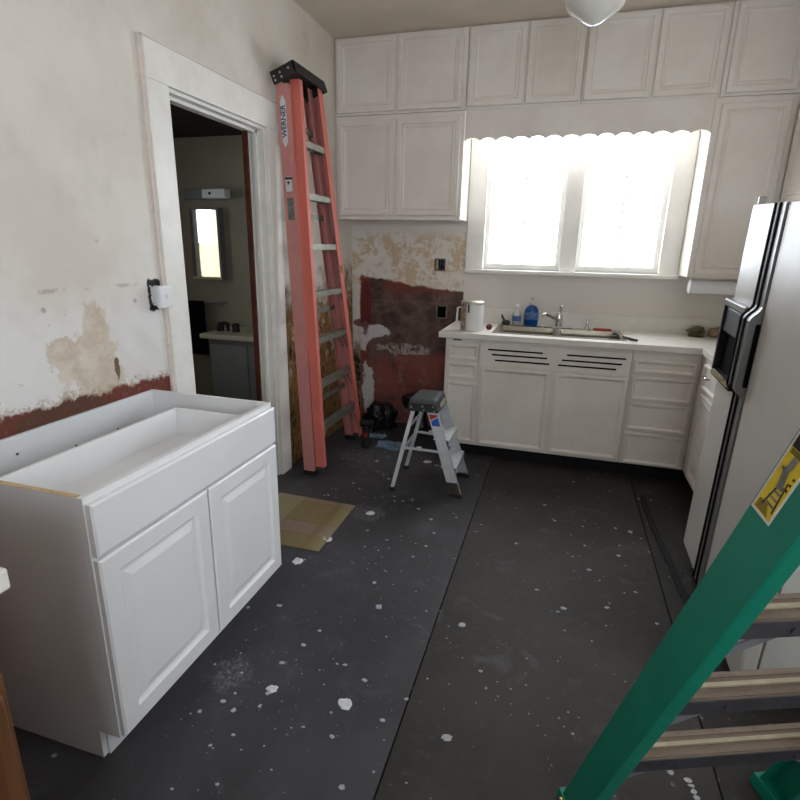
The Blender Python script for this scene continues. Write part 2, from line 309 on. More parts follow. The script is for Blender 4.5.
# ------------------------------------------------------------------ mesh helper
class MB:
    def __init__(s): s.v = []; s.f = []; s.sm = []
    def add(s, vs, fs, smooth=False):
        o = len(s.v); s.v += [Vector(p) for p in vs]; s.f += [tuple(i+o for i in f) for f in fs]; s.sm += [smooth]*len(fs); return s
    def hexa(s, p, bev=0):
        fs = [(0, 3, 2, 1), (4, 5, 6, 7), (0, 1, 5, 4), (1, 2, 6, 5), (2, 3, 7, 6), (3, 0, 4, 7)]
        if not bev: return s.add(p, fs)
        bm = bmesh.new(); vs = [bm.verts.new(q) for q in p]
        for f in fs: bm.faces.new([vs[i] for i in f])
        bmesh.ops.recalc_face_normals(bm, faces=bm.faces)
        bmesh.ops.bevel(bm, geom=list(bm.edges), offset=bev, segments=2, profile=.6, affect='EDGES')
        bm.verts.index_update(); s.add([v.co.copy() for v in bm.verts], [[v.index for v in f.verts] for f in bm.faces]); bm.free(); return s
    def box(s, x0, x1, y0, y1, z0, z1, bev=0):
        return s.hexa([(x0, y0, z0), (x1, y0, z0), (x1, y1, z0), (x0, y1, z0), (x0, y0, z1), (x1, y0, z1), (x1, y1, z1), (x0, y1, z1)], bev)
    def beam(s, p0, p1, a, b, bev=0):     # parallelogram section p, p+a, p+a+b, p+b swept p0 -> p1 (a, b may be pairs for taper)
        a0, a1 = a if isinstance(a, tuple) and isinstance(a[0], Vector) else (Vector(a), Vector(a))
        b0, b1 = b if isinstance(b, tuple) and isinstance(b[0], Vector) else (Vector(b), Vector(b))
        p0 = Vector(p0); p1 = Vector(p1)
        return s.hexa([p0, p0+a0, p0+a0+b0, p0+b0, p1, p1+a1, p1+a1+b1, p1+b1], bev)
    def tube(s, pts, r, seg=10, cap=True):
        pts = [Vector(p) for p in pts]; rs = r if isinstance(r, (list, tuple)) else [r]*len(pts)
        rings = []; prev = None
        for i, p in enumerate(pts):
            t = (pts[min(i+1, len(pts)-1)]-pts[max(i-1, 0)]).normalized()
            if prev is None: u = t.orthogonal().normalized()
            else: u = (prev-t*prev.dot(t)).normalized()
            prev = u; w = t.cross(u)
            rings.append([p+rs[i]*(math.cos(2*math.pi*k/seg)*u+math.sin(2*math.pi*k/seg)*w) for k in range(seg)])
        vs = [q for r_ in rings for q in r_]; n = len(rings)
        fs = [(i*seg+k, i*seg+(k+1) % seg, (i+1)*seg+(k+1) % seg, (i+1)*seg+k) for i in range(n-1) for k in range(seg)]
        s.add(vs, fs, True)
        if cap: s.add(rings[0], [tuple(range(seg))[::-1]]); s.add(rings[-1], [tuple(range(seg))])
        return s
    def lathe(s, prof, c=(0, 0, 0), seg=32, sx=1, sy=1):
        c = Vector(c); vs = [c+Vector((sx*r*math.cos(2*math.pi*k/seg), sy*r*math.sin(2*math.pi*k/seg), z)) for r, z in prof for k in range(seg)]
        n = len(prof)
        fs = [(i*seg+k, i*seg+(k+1) % seg, (i+1)*seg+(k+1) % seg, (i+1)*seg+k) for i in range(n-1) for k in range(seg)]
        s.add(vs, fs, True); return s
    def prism(s, poly, d0, d1):     # poly of 3D points swept by vector d1-d0
        n = len(poly); a = [Vector(p)+Vector(d0) for p in poly]; b = [Vector(p)+Vector(d1) for p in poly]
        return s.add(a+b, [tuple(range(n))[::-1], tuple(range(n, 2*n))]+[(i, (i+1) % n, n+(i+1) % n, n+i) for i in range(n)])
    def panel(s, o, u, v, n, loops):    # nested rectangles (inset, depth along n); closed at the back (n=0)
        o, u, v, n = map(Vector, (o, u, v, n)); uh = u.normalized(); vh = v.normalized()
        vs = []; fs = []
        for ins, dep in loops:
            for a, b in ((0, 0), (1, 0), (1, 1), (0, 1)):
                vs.append(o+uh*(ins if a == 0 else u.length-ins)+vh*(ins if b == 0 else v.length-ins)+n*dep)
        k = len(loops)
        for i in range(k-1):
            for j in range(4): fs.append((i*4+j, i*4+(j+1) % 4, (i+1)*4+(j+1) % 4, (i+1)*4+j))
        fs.append((4*k-4, 4*k-3, 4*k-2, 4*k-1)); fs.append((3, 2, 1, 0))
        return s.add(vs, fs)
    def lump(s, c, r, seed, amp=.35, freq=2.2, sub=3, squash=(1, 1, 1), floor=None):
        bm = bmesh.new(); bmesh.ops.create_icosphere(bm, subdivisions=sub, radius=1)
        vs = []
        for v in bm.verts:
            d = v.co.normalized(); k = 1+amp*mnoise.noise(d*freq+Vector((seed*3.1, seed*1.7, seed)))+amp*.5*mnoise.noise(d*freq*2.7+Vector((seed, 5, seed*2.3)))
            p = Vector((d.x*r*k*squash[0], d.y*r*k*squash[1], d.z*r*k*squash[2]))+Vector(c)
            if floor is not None: p.z = max(p.z, floor)
            vs.append(p)
        bm.verts.index_update(); s.add(vs, [[v.index for v in f.verts] for f in bm.faces], True); bm.free(); return s
    def build(s, name, mat, parent=None, off=None, fix=True):
        me = bpy.data.meshes.new(name); o = Vector(off) if off is not None else Vector((0, 0, 0))
        me.from_pydata([tuple(p-o) for p in s.v], [], s.f)
        for p, k in zip(me.polygons, s.sm): p.use_smooth = k
        if fix:
            bm = bmesh.new(); bm.from_mesh(me); bmesh.ops.recalc_face_normals(bm, faces=bm.faces); bm.to_mesh(me); bm.free()
        me.materials.append(MATS[mat]); ob = bpy.data.objects.new(name, me); COL.objects.link(ob)
        if parent is not None: ob.parent = parent
        return ob
def tag(o, label=None, cat=None, group=None, kind=None):
    if label: o['label'] = label
    if cat: o['category'] = cat
    if group: o['group'] = group
    if kind: o['kind'] = kind
    return o
def thing(name, loc, label, cat, group=None, rot=(0, 0, 0)):
    e = bpy.data.objects.new(name, None); COL.objects.link(e); e.location = loc; e.rotation_euler = rot; e.empty_display_size = .05
    return tag(e, label, cat, group)
def structure(o): o['kind'] = 'structure'; return o
def root_struct(name, loc=(0, 0, 0)):
    e = bpy.data.objects.new(name, None); COL.objects.link(e); e.location = loc; e['kind'] = 'structure'; return e

XL, XR, YB, YF, ZC = -1.69, 1.53, 4.25, -1.65, 2.885   # room
BL, BR, BN, BZ = -3.60, -1.82, 1.30, 2.29              # bathroom
BY = 3.90

# ------------------------------------------------------------------ the room shell
fl = root_struct('floor')
MB().box(XL-.14, XR+.12, YF-.12, YB+.14, -.12, -.008).build('subfloor', 'floor_seam', fl)
MB().box(XL, -.363, YF, YB, -.008, 0).build('floor_sheet', 'floor_sheet_blue', fl)
MB().box(-.357, .578, YF, YB, -.008, 0).build('floor_sheet', 'floor_sheet_brown', fl)
MB().box(.584, XR, YF, YB, -.008, 0).build('floor_sheet', 'floor_sheet_edge', fl)
structure(MB().box(XL-.14, XR+.12, YF-.12, YB+.14, ZC, ZC+.12).build('ceiling', 'ceiling_paint'))
DY0, DY1, DZ = 2.115, 2.92, 2.12                        # doorway
w = MB().box(XL-.13, XL, YF, DY0, 0, ZC).box(XL-.13, XL, DY1, YB, 0, ZC).box(XL-.13, XL, DY0, DY1, DZ, ZC)
structure(w.build('wall_left', 'left_plaster'))
WX0, WX1, WZ0, WZ1 = -.62, .68, 1.337, 2.42            # kitchen window opening
w = MB().box(XL-.13, WX0, YB, YB+.14, 0, ZC).box(WX1, XR+.12, YB, YB+.14, 0, ZC).box(WX0, WX1, YB, YB+.14, 0, WZ0).box(WX0, WX1, YB, YB+.14, WZ1, ZC)
structure(w.build('wall_back', 'niche_plaster'))
RY0, RY1, RZ0, RZ1 = .71, 1.49, 1.10, 2.20             # window in the right wall, beside the camera
w = MB().box(XR, XR+.12, YF, RY0, 0, ZC).box(XR, XR+.12, RY1, YB, 0, ZC).box(XR, XR+.12, RY0, RY1, 0, RZ0).box(XR, XR+.12, RY0, RY1, RZ1, ZC)
structure(w.build('wall_right', 'wall_paint'))
QX0, QX1, QZ0, QZ1 = .1, 1.2, 1.2, 2.3                 # unseen window behind the camera, added as front fill for the back wall
w = MB().box(XL-.13, QX0, YF-.12, YF, 0, ZC).box(QX1, XR+.12, YF-.12, YF, 0, ZC).box(QX0, QX1, YF-.12, YF, 0, QZ0).box(QX0, QX1, YF-.12, YF, QZ1, ZC)
structure(w.build('wall_front', 'wall_paint'))
w4 = root_struct('fill_window', (QX0, YF, QZ0)); o = (QX0, YF, QZ0)
MB().box(QX0-.08, QX1+.08, YF, YF+.02, QZ1, QZ1+.1).box(QX0-.08, QX0, YF, YF+.02, QZ0, QZ1).box(QX1, QX1+.08, YF, YF+.02, QZ0, QZ1).box(QX0-.1, QX1+.1, YF, YF+.05, QZ0-.03, QZ0).build('window_frame', 'window_paint', w4, o)
MB().box(QX0, QX1, YF-.07, YF-.03, 1.73, 1.77).box(QX0, QX0+.04, YF-.07, YF-.03, QZ0, QZ1).box(QX1-.04, QX1, YF-.07, YF-.03, QZ0, QZ1).build('sash', 'window_paint', w4, o)
for a, b in ((QZ0, 1.73), (1.77, QZ1)): MB().box(QX0+.04, QX1-.04, YF-.052, YF-.048, a, b).build('pane', 'window_glass', w4, o)
w2 = root_struct('window_2', (XR, RY0, RZ0)); o = (XR, RY0, RZ0)
MB().box(XR-.02, XR, RY0-.08, RY1+.08, RZ1, RZ1+.1).box(XR-.02, XR, RY0-.08, RY0, RZ0, RZ1).box(XR-.02, XR, RY1, RY1+.08, RZ0, RZ1).box(XR-.05, XR, RY0-.1, RY1+.1, RZ0-.03, RZ0).build('window_frame', 'window_paint', w2, o)
MB().box(XR+.03, XR+.07, RY0, RY1, 1.58, 1.62).box(XR+.03, XR+.07, RY0, RY0+.04, RZ0, RZ1).box(XR+.03, XR+.07, RY1-.04, RY1, RZ0, RZ1).build('sash', 'window_paint', w2, o)
for a, b in ((RZ0, 1.58), (1.62, RZ1)): MB().box(XR+.048, XR+.052, RY0+.04, RY1-.04, a, b).build('pane', 'window_glass', w2, o)

# door casing
t1 = root_struct('trim_1')
MB().box(XL, XL+.022, 1.985, 2.115, 0, 2.12, .003).build('side_casing', 'trim_paint', t1)
MB().box(XL, XL+.014, 1.967, 1.986, 0, 2.27).build('casing_edge', 'casing_worn', t1)
MB().box(XL, XL+.022, 2.92, 3.045, 0, 2.12, .003).build('side_casing', 'trim_paint', t1)
MB().box(XL, XL+.024, 1.985, 3.045, 2.12, 2.265, .003).build('head_casing', 'trim_paint', t1)
MB().box(XL, XL+.027, 1.975, 3.05, 2.265, 2.271, .001).build('casing_cap', 'casing_worn', t1)
MB().box(XL-.098, XL, 2.905, 2.92, 0, DZ).box(XL-.06, XL-.04, 2.89, 2.905, 0, DZ-.015).build('jamb', 'trim_paint', t1)
MB().box(XL-.13, XL, DY0, DY0+.015, 0, DZ).build('jamb', 'trim_paint', t1)
MB().box(XL-.13, XL, DY0+.015, 2.905, DZ-.015, DZ).box(XL-.06, XL-.04, DY0+.015, 2.905, DZ-.03, DZ-.015).build('head_jamb', 'trim_paint', t1)
MB().box(XL-.13, XL-.099, 2.893, 2.92, 0, DZ-.015).build('stained_jamb', 'door_stain', t1)

# ------------------------------------------------------------------ kitchen window
w1 = root_struct('window_1', (.03, YB, WZ0)); o = (.03, YB, WZ0)
for a, b in ((-.733, -.598), (.655, .782)):
    MB().box(a, b, YB-.018, YB-.001, WZ0, 2.41, .003).build('window_casing', 'window_paint', w1, o)
MB().box(-.03, .088, YB-.012, YB+.13, WZ0, WZ1, .003).build('mullion', 'window_paint', w1, o)
MB().box(-.733, .782, YB-.075, YB+.06, 1.309, WZ0, .004).build('window_sill', 'window_paint', w1, o)
MB().box(WX0, -.598, YB, YB+.14, WZ0, WZ1).box(.655, WX1, YB, YB+.14, WZ0, WZ1).box(WX0, WX1, YB, YB+.14, WZ1-.02, WZ1).build('window_jamb', 'window_paint', w1, o)
for a, b in ((-.598, -.03), (.088, .655)):
    y0, y1 = YB+.035, YB+.07; z0, z1 = WZ0, WZ1-.02; st = .032
    sa = MB().box(a, a+st, y0, y1, z0, z1).box(b-st, b, y0, y1, z0, z1).box(a+st, b-st, y0, y1, z0, z0+.045).box(a+st, b-st, y0, y1, z1-.04, z1).build('sash', 'window_paint', w1, o)
    xm = (a+b)/2; zs = (1.69, 2.0)
    mts = [MB().box(xm-.006, xm+.006, y0+.009, y1-.009, z0+.045, z1-.04)]+[MB().box(a+st, b-st, y0+.010, y1-.010, zz-.005, zz+.005) for zz in zs]
    for k in mts: k.build('muntin', 'window_paint', sa, o)
    zz = [z0+.045, *zs, z1-.04]
    for i in range(3):
        for xa, xb in ((a+st, xm), (xm, b-st)):
            MB().box(xa, xb, y0+.016, y0+.019, zz[i], zz[i+1]).build('pane', 'window_glass', sa, o)

# ------------------------------------------------------------------ cabinets on the back wall
UF = 3.935      # face of the upper cabinets
DOOR = [(0, 0), (0, .016), (.004, .020), (.030, .020), (.034, .014), (.038, .012), (.044, .017), (.052, .015), (.060, .010), (.064, .010)]
def door_part(root, off, x0, x1, z0, z1, y, prof=DOOR, name='door', mat='cabinet_paint'):
    return MB().panel((x0, y, z0), (x1-x0, 0, 0), (0, 0, z1-z0), (0, -1, 0), prof).build(name, mat, root, off)
def upper(x0, x1, z0, z1, doors, label):
    off = ((x0+x1)/2, UF, z0)
    r = thing('wall_cabinet', off, label, 'cabinet', 'painted upper cabinets around the window')
    MB().box(x0, x1, UF, YB-.001, z0, z1, .002).build('body', 'cabinet_paint', r, off)
    for a, b, c, d in doors: door_part(r, off, a, b, c, d, UF)
    return r, off
e = .0015
upper(XL+e, -.735-e, 2.392, ZC-e, [(-1.672, -1.236, 2.408, 2.872), (-1.214, -.762, 2.408, 2.872)], 'two-door white top cabinet at the left corner under the ceiling')
upper(-.735+e, .005-e, 2.392, ZC-e, [(-.722, -.36, 2.408, 2.872), (-.343, -.006, 2.408, 2.872)], 'white top cabinet under the ceiling above the left window sash')
upper(.005+e, .80-e, 2.392, ZC-e, [(.02, .408, 2.408, 2.872), (.424, .785, 2.408, 2.872)], 'white top cabinet under the ceiling above the right window sash')
upper(.80+e, 1.225, 2.392, ZC-e, [(.825, 1.195, 2.408, 2.872)], 'white top cabinet at the right corner above the tall cabinet')
r, off = upper(XL+e, -.735-e, 1.69, 2.389, [(-1.665, -1.24, 1.715, 2.352), (-1.215, -.762, 1.715, 2.352)], 'two-door white cabinet hanging over the stained wall left of the window')
MB().box(XL+.004, -.737, UF-.012, UF, 1.684, 1.705, .003).build('bottom_rail', 'cabinet_paint', r, off)
r, off = upper(.785, 1.225, 1.337, 2.389, [(.822, 1.187, 1.36, 2.352)], 'tall single-door white cabinet hanging right of the window')
# right-hand wall cabinet
off = (1.38, 3.4, 1.36)
r = thing('wall_cabinet', off, 'white cabinet on the right wall above the refrigerator', 'cabinet', 'painted upper cabinets around the window')
MB().box(1.228, XR-.001, 2.95, YB-.002, 1.76, ZC-e, .002).build('body', 'cabinet_paint', r, off)
for a, b in ((2.97, 3.42), (3.44, 3.88)):
    MB().panel((1.228, b, 1.78), (0, a-b, 0), (0, 0, .60), (-1, 0, 0), DOOR).build('door', 'cabinet_paint', r, off)
    MB().panel((1.228, b, 2.41), (0, a-b, 0), (0, 0, .46), (-1, 0, 0), DOOR).build('door', 'cabinet_paint', r, off)
# scalloped valance
va = []; x0, x1 = -.733, .783; nsc = 14; pw = (x1-x0)/nsc
top = [(x0, UF, 2.391), (x1, UF, 2.391)]
low = []
for i in range(nsc):
    for k in range(8):
        t = k/8; low.append((x0+(i+t)*pw, UF, 2.196+.021*math.sin(math.pi*t)**.7))
low.append((x1, UF, 2.196))
tag(MB().prism(top[::-1]+low, (0, 0, 0), (0, .018, 0)).build('window_valance', 'cabinet_paint'), 'white painted valance board with scalloped lower edge over the window', 'valance')
# under-cabinet tube
off = (.98, 4.0, 1.25)
r = thing('paper_towel_holder', off, 'white rounded tube on end brackets under the tall right cabinet', 'holder')
MB().tube([(.835, 4.0, 1.275), (1.2, 4.0, 1.275)], .045, 20).build('roll', 'white_plastic', r, off)
for x in (.819, 1.203): MB().tube([(x, 4.0, 1.275), (x+.004, 4.0, 1.275), (x+.012, 4.0, 1.275), (x+.016, 4.0, 1.275)], [.040, .047, .047, .040], 24).box(x+.003, x+.013, 3.985, 4.015, 1.30, 1.3365).build('bracket', 'white_plastic', r, off)

# ------------------------------------------------------------------ base cabinets
BF = 3.655
BDR = [(0, 0), (0, .018), (.004, .022), (.020, .022), (.026, .017), (.034, .010), (.038, .009)]
DRW = [(0, 0), (0, .018), (.003, .022), (.014, .022), (.018, .017), (.024, .011), (.027, .010)]
def base(x0, x1, label, hollow=False):
    off = ((x0+x1)/2, BF, 0)
    r = thing('base_cabinet', off, label, 'cabinet', 'painted base cabinets under the sink counter')
    if hollow: MB().box(x0, x0+.016, BF, YB-.024, .10, .884).box(x1-.016, x1, BF, YB-.024, .10, .884).box(x0+.016, x1-.016, BF, YB-.024, .10, .116).box(x0+.016, x1-.016, YB-.04, YB-.024, .116, .884).box(x0+.016, x1-.016, BF, BF+.018, .116, .884).build('body', 'cabinet_paint', r, off)
    else: MB().box(x0, x1, BF, YB-.024, .10, .884, .002).build('body', 'cabinet_paint', r, off)
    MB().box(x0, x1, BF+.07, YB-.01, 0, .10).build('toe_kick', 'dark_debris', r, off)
    return r, off
r, off = base(-.743, -.501, 'narrow white base cabinet left of the sink with two drawers and door')
door_part(r, off, -.722, -.508, .733, .842, BF, DRW, 'drawer'); door_part(r, off, -.722, -.508, .598, .708, BF, DRW, 'drawer'); door_part(r, off, -.722, -.508, .125, .568, BF, DRW)
MB().box(-.69, -.63, BF-.003, BF+.01, .866, .874).build('slot', 'dark_gap', r, off)
r, off = base(-.499, .489, 'white sink cabinet with slotted vent panel and two wide doors', True)
door_part(r, off, -.478, -.010, .115, .697, BF, BDR); door_part(r, off, .018, .482, .115, .697, BF, BDR)
# vent panel, with real slots
slots = []
for (xa, xb), zs_ in (((-.442, -.071), .818), ((-.413, -.041), .784), ((-.389, -.024), .746), ((.085, .453), .818), ((.056, .433), .781), ((.034, .401), .745)): slots.append((xa, xb, zs_-.006, zs_+.006))
xs = sorted({-.497, .487, *[q for s_ in slots for q in s_[:2]]}); zs = sorted({.712, .855, *[q for s_ in slots for q in s_[2:]]})
p = MB()
for i in range(len(xs)-1):
    for j in range(len(zs)-1):
        cx, cz = (xs[i]+xs[i+1])/2, (zs[j]+zs[j+1])/2
        if not any(s_[0] < cx < s_[1] and s_[2] < cz < s_[3] for s_ in slots): p.add([(xs[i], BF-.011, zs[j]), (xs[i+1], BF-.011, zs[j]), (xs[i+1], BF-.011, zs[j+1]), (xs[i], BF-.011, zs[j+1])], [(0, 1, 2, 3)])
p.box(-.497, .487, BF-.0109, BF-.001, .853, .857).box(-.497, .487, BF-.0109, BF-.001, .710, .714).build('vent_panel', 'cabinet_paint', r, off, False)
for s_ in slots: MB().box(s_[0], s_[1], BF-.006, BF-.0005, s_[2], s_[3]).build('vent_slot', 'dark_gap', r, off)
r, off = base(.491, .893, 'white base cabinet with a stack of four drawers right of the sink')
for a, b in ((.738, .822), (.555, .712), (.350, .535), (.110, .330)): door_part(r, off, .505, .868, a, b, BF, DRW, 'drawer')
off = (1.2, 3.2, 0)
r = thing('base_cabinet', off, 'white return base cabinet in the corner behind the refrigerator', 'cabinet', 'painted base cabinets under the sink counter')
MB().box(.895, XR-.002, 2.72, BF-.001, .10, .884, .002).build('body', 'cabinet_paint', r, off)
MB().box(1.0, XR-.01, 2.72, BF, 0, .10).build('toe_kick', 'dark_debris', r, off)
MB().panel((.895, 3.50, .70), (0, -.75, 0), (0, 0, .15), (-1, 0, 0), DRW).build('drawer', 'cabinet_paint', r, off)
MB().panel((.895, 3.50, .12), (0, -.75, 0), (0, 0, .55), (-1, 0, 0), DOOR).build('door', 'cabinet_paint', r, off)
MB().tube([(.875, 3.42, .79), (.855, 3.42, .79), (.855, 3.34, .79), (.875, 3.34, .79)], .006, 8).build('handle', 'chrome', r, off)

# worktop with sink cut-out and backsplash
SX0, SX1, SY0, SY1 = -.415, .435, 3.725, 4.16
cz0, cz1 = .886, .925
off = (0, 3.9, cz0); r = thing('worktop', off, 'white laminate L-shaped countertop around the steel sink', 'countertop')
MB().box(-.79, SX0, 3.615, YB-.022, cz0, cz1, .003).box(SX1, XR-.002, 3.615, YB-.022, cz0, cz1, .003).box(SX0-.002, SX1+.002, 3.615, SY0, cz0, cz1, .003).box(SX0-.002, SX1+.002, SY1, YB-.022, cz0, cz1, .003).build('slab', 'counter_laminate', r, off)
MB().box(.875, XR-.002, 2.715, 3.613, cz0, cz1, .004).build('return_slab', 'counter_laminate', r, off)
structure(MB().box(-.735, XR-.002, YB-.022, YB-.0015, cz0, 1.035, .004).build('trim_2', 'counter_laminate'))
off = (.01, 3.94, .925); r = thing('kitchen_sink', off, 'stainless steel double-basin sink set in the white countertop', 'sink')
rim = MB(); z0, z1 = .9255, .931; bs = [(-.395, -.02), (.03, .415)]; by0, by1 = 3.745, 4.085
rim.box(SX0-.015, SX1+.015, SY0-.015, by0, z0, z1, .001).box(SX0-.015, SX1+.015, by1, SY1+.012, z0, z1, .001).box(SX0-.015, bs[0][0], by0, by1, z0, z1, .001).box(bs[0][1], bs[1][0], by0, by1, z0, z1, .001).box(bs[1][1], SX1+.015, by0, by1, z0, z1, .001)
rim.build('rim', 'steel', r, off)
for a, b in bs:
    k = MB(); q = []
    for ins, z in ((0, z1), (.006, .90), (.012, .79), (.035, .765)):
        q += [(a+ins, by0+ins, z), (b-ins, by0+ins, z), (b-ins, by1-ins, z), (a+ins, by1-ins, z)]
    k.add(q, [(i*4+j, i*4+(j+1) % 4, i*4+4+(j+1) % 4, i*4+4+j) for i in range(3) for j in range(4)]+[(12, 13, 14, 15)])
    bo = k.build('basin', 'steel', r, off, False)
    MB().lathe([(0, .7665), (.035, .7665), (.04, .768)], ((a+b)/2, (by0+by1)/2, 0), 20).build('drain', 'chrome', bo, off)
off = (.01, 4.125, .931); r = thing('kitchen_faucet', off, 'chrome single-lever faucet behind the double sink', 'faucet')
MB().box(-.09, .11, 4.095, 4.155, .9312, .945, .005).build('deck_plate', 'chrome', r, off)
MB().lathe([(.026, .945), (.024, .99), (.022, 1.03), (.018, 1.045), (0, 1.05)], (.012, 4.125, 0), 20).build('body', 'chrome', r, off)
MB().tube([(.01, 4.12, .985), (-.03, 4.08, 1.01), (-.085, 4.02, 1.045), (-.10, 3.99, 1.04), (-.103, 3.985, 1.025)], [.014, .013, .012, .011, .011], 12).build('spout', 'chrome', r, off)
lv = MB().tube([(.012, 4.125, 1.045), (.02, 4.12, 1.085)], [.008, .009], 10); lv.lump((.021, 4.118, 1.09), .015, 1, .05).build('lever', 'chrome', r, off)
off = (.213, 4.125, .931); r = thing('sink_sprayer', off, 'small chrome side sprayer at the right of the faucet', 'sprayer')
MB().lathe([(.02, .9315), (.018, .945), (.011, .955), (.010, 1.0)], (.213, 4.125, 0), 16).build('stem', 'chrome', r, off)
MB().tube([(.213, 4.125, .998), (.213, 4.12, 1.018), (.205, 4.09, 1.024)], [.011, .012, .010], 12).build('nozzle', 'white_plastic', r, off)

# things on the counter
off = (-.59, 3.80, .925); r = thing('canister', off, 'white round canister with brown stained side on the counter end', 'canister')
MB().lathe([(0, 0), (.079, 0), (.082, .005), (.082, .188), (.079, .192), (0, .192)], (0, 0, 0), 40).build('body', 'canister_side', r)
MB().lathe([(.084, .185), (.084, .200), (.078, .207), (.04, .209), (0, .209)], (0, 0, 0), 40).build('lid', 'lamp_metal', r)
MB().box(-.018, -.008, -.09, -.079, .13, .185, .002).build('clasp', 'black_plastic', r)
MB().tube([(-.08, -.01, .16), (-.105, -.01, .155), (-.108, -.01, .06), (-.08, -.01, .05)], .008, 8).build('handle', 'white_plastic', r)
tag(MB().lump((-.47, 3.86, .945), .022, 4, .15, floor=.9255).build('maroon_ball', 'maroon'), 'small maroon lump beside the white canister', 'ball')
off = (-.195, 4.195, .925); r = thing('soap_bottle', off, 'blue dish soap bottle with clear pump behind the sink', 'bottle')
MB().lathe([(0, .0005), (.046, .0005), (.052, .012), (.054, .07), (.05, .125), (.034, .15), (.016, .158), (.016, .165)], (0, 0, 0), 28, 1, .55).build('bottle', 'blue_soap', r)
MB().lathe([(.0548, .05), (.0552, .075), (.0535, .105)], (0, 0, 0), 28, 1, .56).build('sticker', 'soap_label', r)
MB().lathe([(.018, .162), (.018, .182), (.006, .184), (.006, .205), (.012, .207), (.012, .222), (0, .223)], (0, 0, 0), 16).build('pump', 'clear_plastic', r)
MB().beam((-.005, -.03, .208), (-.005, 0, .208), (.01, 0, 0), (0, 0, .008)).build('nozzle', 'clear_plastic', r)
off = (-.305, 4.195, .925); r = thing('clear_bottle', off, 'small clear plastic bottle beside the blue soap', 'bottle')
MB().lathe([(0, .0005), (.03, .0005), (.033, .01), (.033, .085), (.022, .115), (.011, .13), (.011, .14)], (0, 0, 0), 24).build('bottle', 'clear_plastic', r)
MB().lathe([(.0338, .035), (.0338, .075)], (0, 0, 0), 24).build('sticker', 'soap_label', r)
MB().lathe([(.014, .138), (.014, .158), (.006, .165), (0, .166)], (0, 0, 0), 16).build('cap', 'white_plastic', r)
off = (-.375, 4.11, .932); r = thing('scrub_brush', off, 'dark scrubbing brush at the left sink corner', 'brush')
MB().lump((0, 0, .02), .03, 9, .2, squash=(1.1, .8, .65)).build('bristles', 'black_plastic', r)
MB().tube([(-.01, 0, .03), (-.03, .01, .06), (-.035, .02, .075)], [.009, .008, .006], 8).build('handle', 'black_plastic', r)
tag(MB().box(.26, .385, 4.10, 4.15, .9315, .945, .005).build('red_sponge', 'red_sponge'), 'flat red sponge on the back rim of the sink', 'sponge')
tag(MB().lump((.40, 3.93, .928), .04, 12, .3, squash=(.5, 2.4, .35), floor=.9312).build('dark_cloth', 'dark_debris'), 'dark wet cloth over the right sink rim', 'cloth')
off = (.47, 3.72, .925); r = thing('putty_knife', off, 'dark tool lying on the counter edge right of the sink', 'tool')
MB().tube([(.43, 3.80, .941), (.47, 3.74, .938), (.51, 3.70, .936)], [.007, .010, .008], 8).build('handle', 'black_plastic', r, off)
MB().beam((.355, 3.862, .934), (.43, 3.80, .937), (.008, .014, 0), (0, 0, .002)).build('blade', 'steel', r, off)
for i, (x, y, rr, mt, lb) in enumerate(((.945, 4.14, .05, 'mossy_rag', 'mossy green crumpled rag at the right end of the counter'), (1.075, 4.16, .045, 'brown_rag', 'tan crumpled rag at the right end of the counter'))):
    tag(MB().lump((x, y, .95), rr, 20+i, .5, 2.6, 4, (1.1, .8, .85), .9255).build('crumpled_rag', mt), lb, 'rag')

# ------------------------------------------------------------------ electrical boxes
off = (-.94, YB, 1.36); r = thing('outlet_box', off, 'open outlet box with loose wires in the tan stained wall', 'outlet')
x0, x1, z0, z1 = -.985, -.895, 1.315, 1.41
MB().box(x0, x1, YB-.004, YB-.001, z0, z0+.008).box(x0, x1, YB-.004, YB-.001, z1-.008, z1).box(x0, x0+.008, YB-.004, YB-.001, z0, z1).box(x1-.008, x1, YB-.004, YB-.001, z0, z1).build('box_rim', 'box_metal', r, off)
MB().box(x0+.008, x1-.008, YB-.002, YB-.0005, z0+.008, z1-.008).build('cavity', 'dark_gap', r, off)
MB().box(-.972, -.952, YB-.014, YB-.002, 1.325, 1.40, .003).build('receptacle', 'wire_tan', r, off)
for xx in (-.936, -.915): MB().tube([(xx, YB-.004, 1.40), (xx+.004, YB-.016, 1.37), (xx-.003, YB-.014, 1.34), (xx, YB-.004, 1.325)], .005, 6).build('wire', 'wire_blue', r, off)
off = (-.905, YB, .99); r = thing('outlet_box', off, 'empty outlet box in the dark maroon wall by the counter', 'outlet')
x0, x1, z0, z1 = -.955, -.865, .935, 1.045
MB().box(x0, x1, YB-.006, YB-.001, z0, z0+.01).box(x0, x1, YB-.006, YB-.001, z1-.01, z1).box(x0, x0+.01, YB-.006, YB-.001, z0, z1).box(x1-.01, x1, YB-.006, YB-.001, z0, z1).build('box_rim', 'box_metal', r, off)
MB().box(x0+.01, x1-.01, YB-.003, YB-.0005, z0+.01, z1-.01).build('cavity', 'dark_gap', r, off)
off = (XL, 1.965, 1.26); r = thing('light_switch', off, 'white switch box hanging off the black wall hole by the doorway', 'switch')
MB().box(XL+.0255, XL+.050, 1.905, 1.983, 1.210, 1.305, .006).build('plate', 'white_plastic', r, off)
MB().box(XL+.001, XL+.0255, 1.915, 1.93, 1.22, 1.30).build('mounting_bracket', 'white_plastic', r, off)
MB().box(XL+.050, XL+.0555, 1.939, 1.951, 1.248, 1.272, .002).build('toggle', 'white_plastic', r, off)

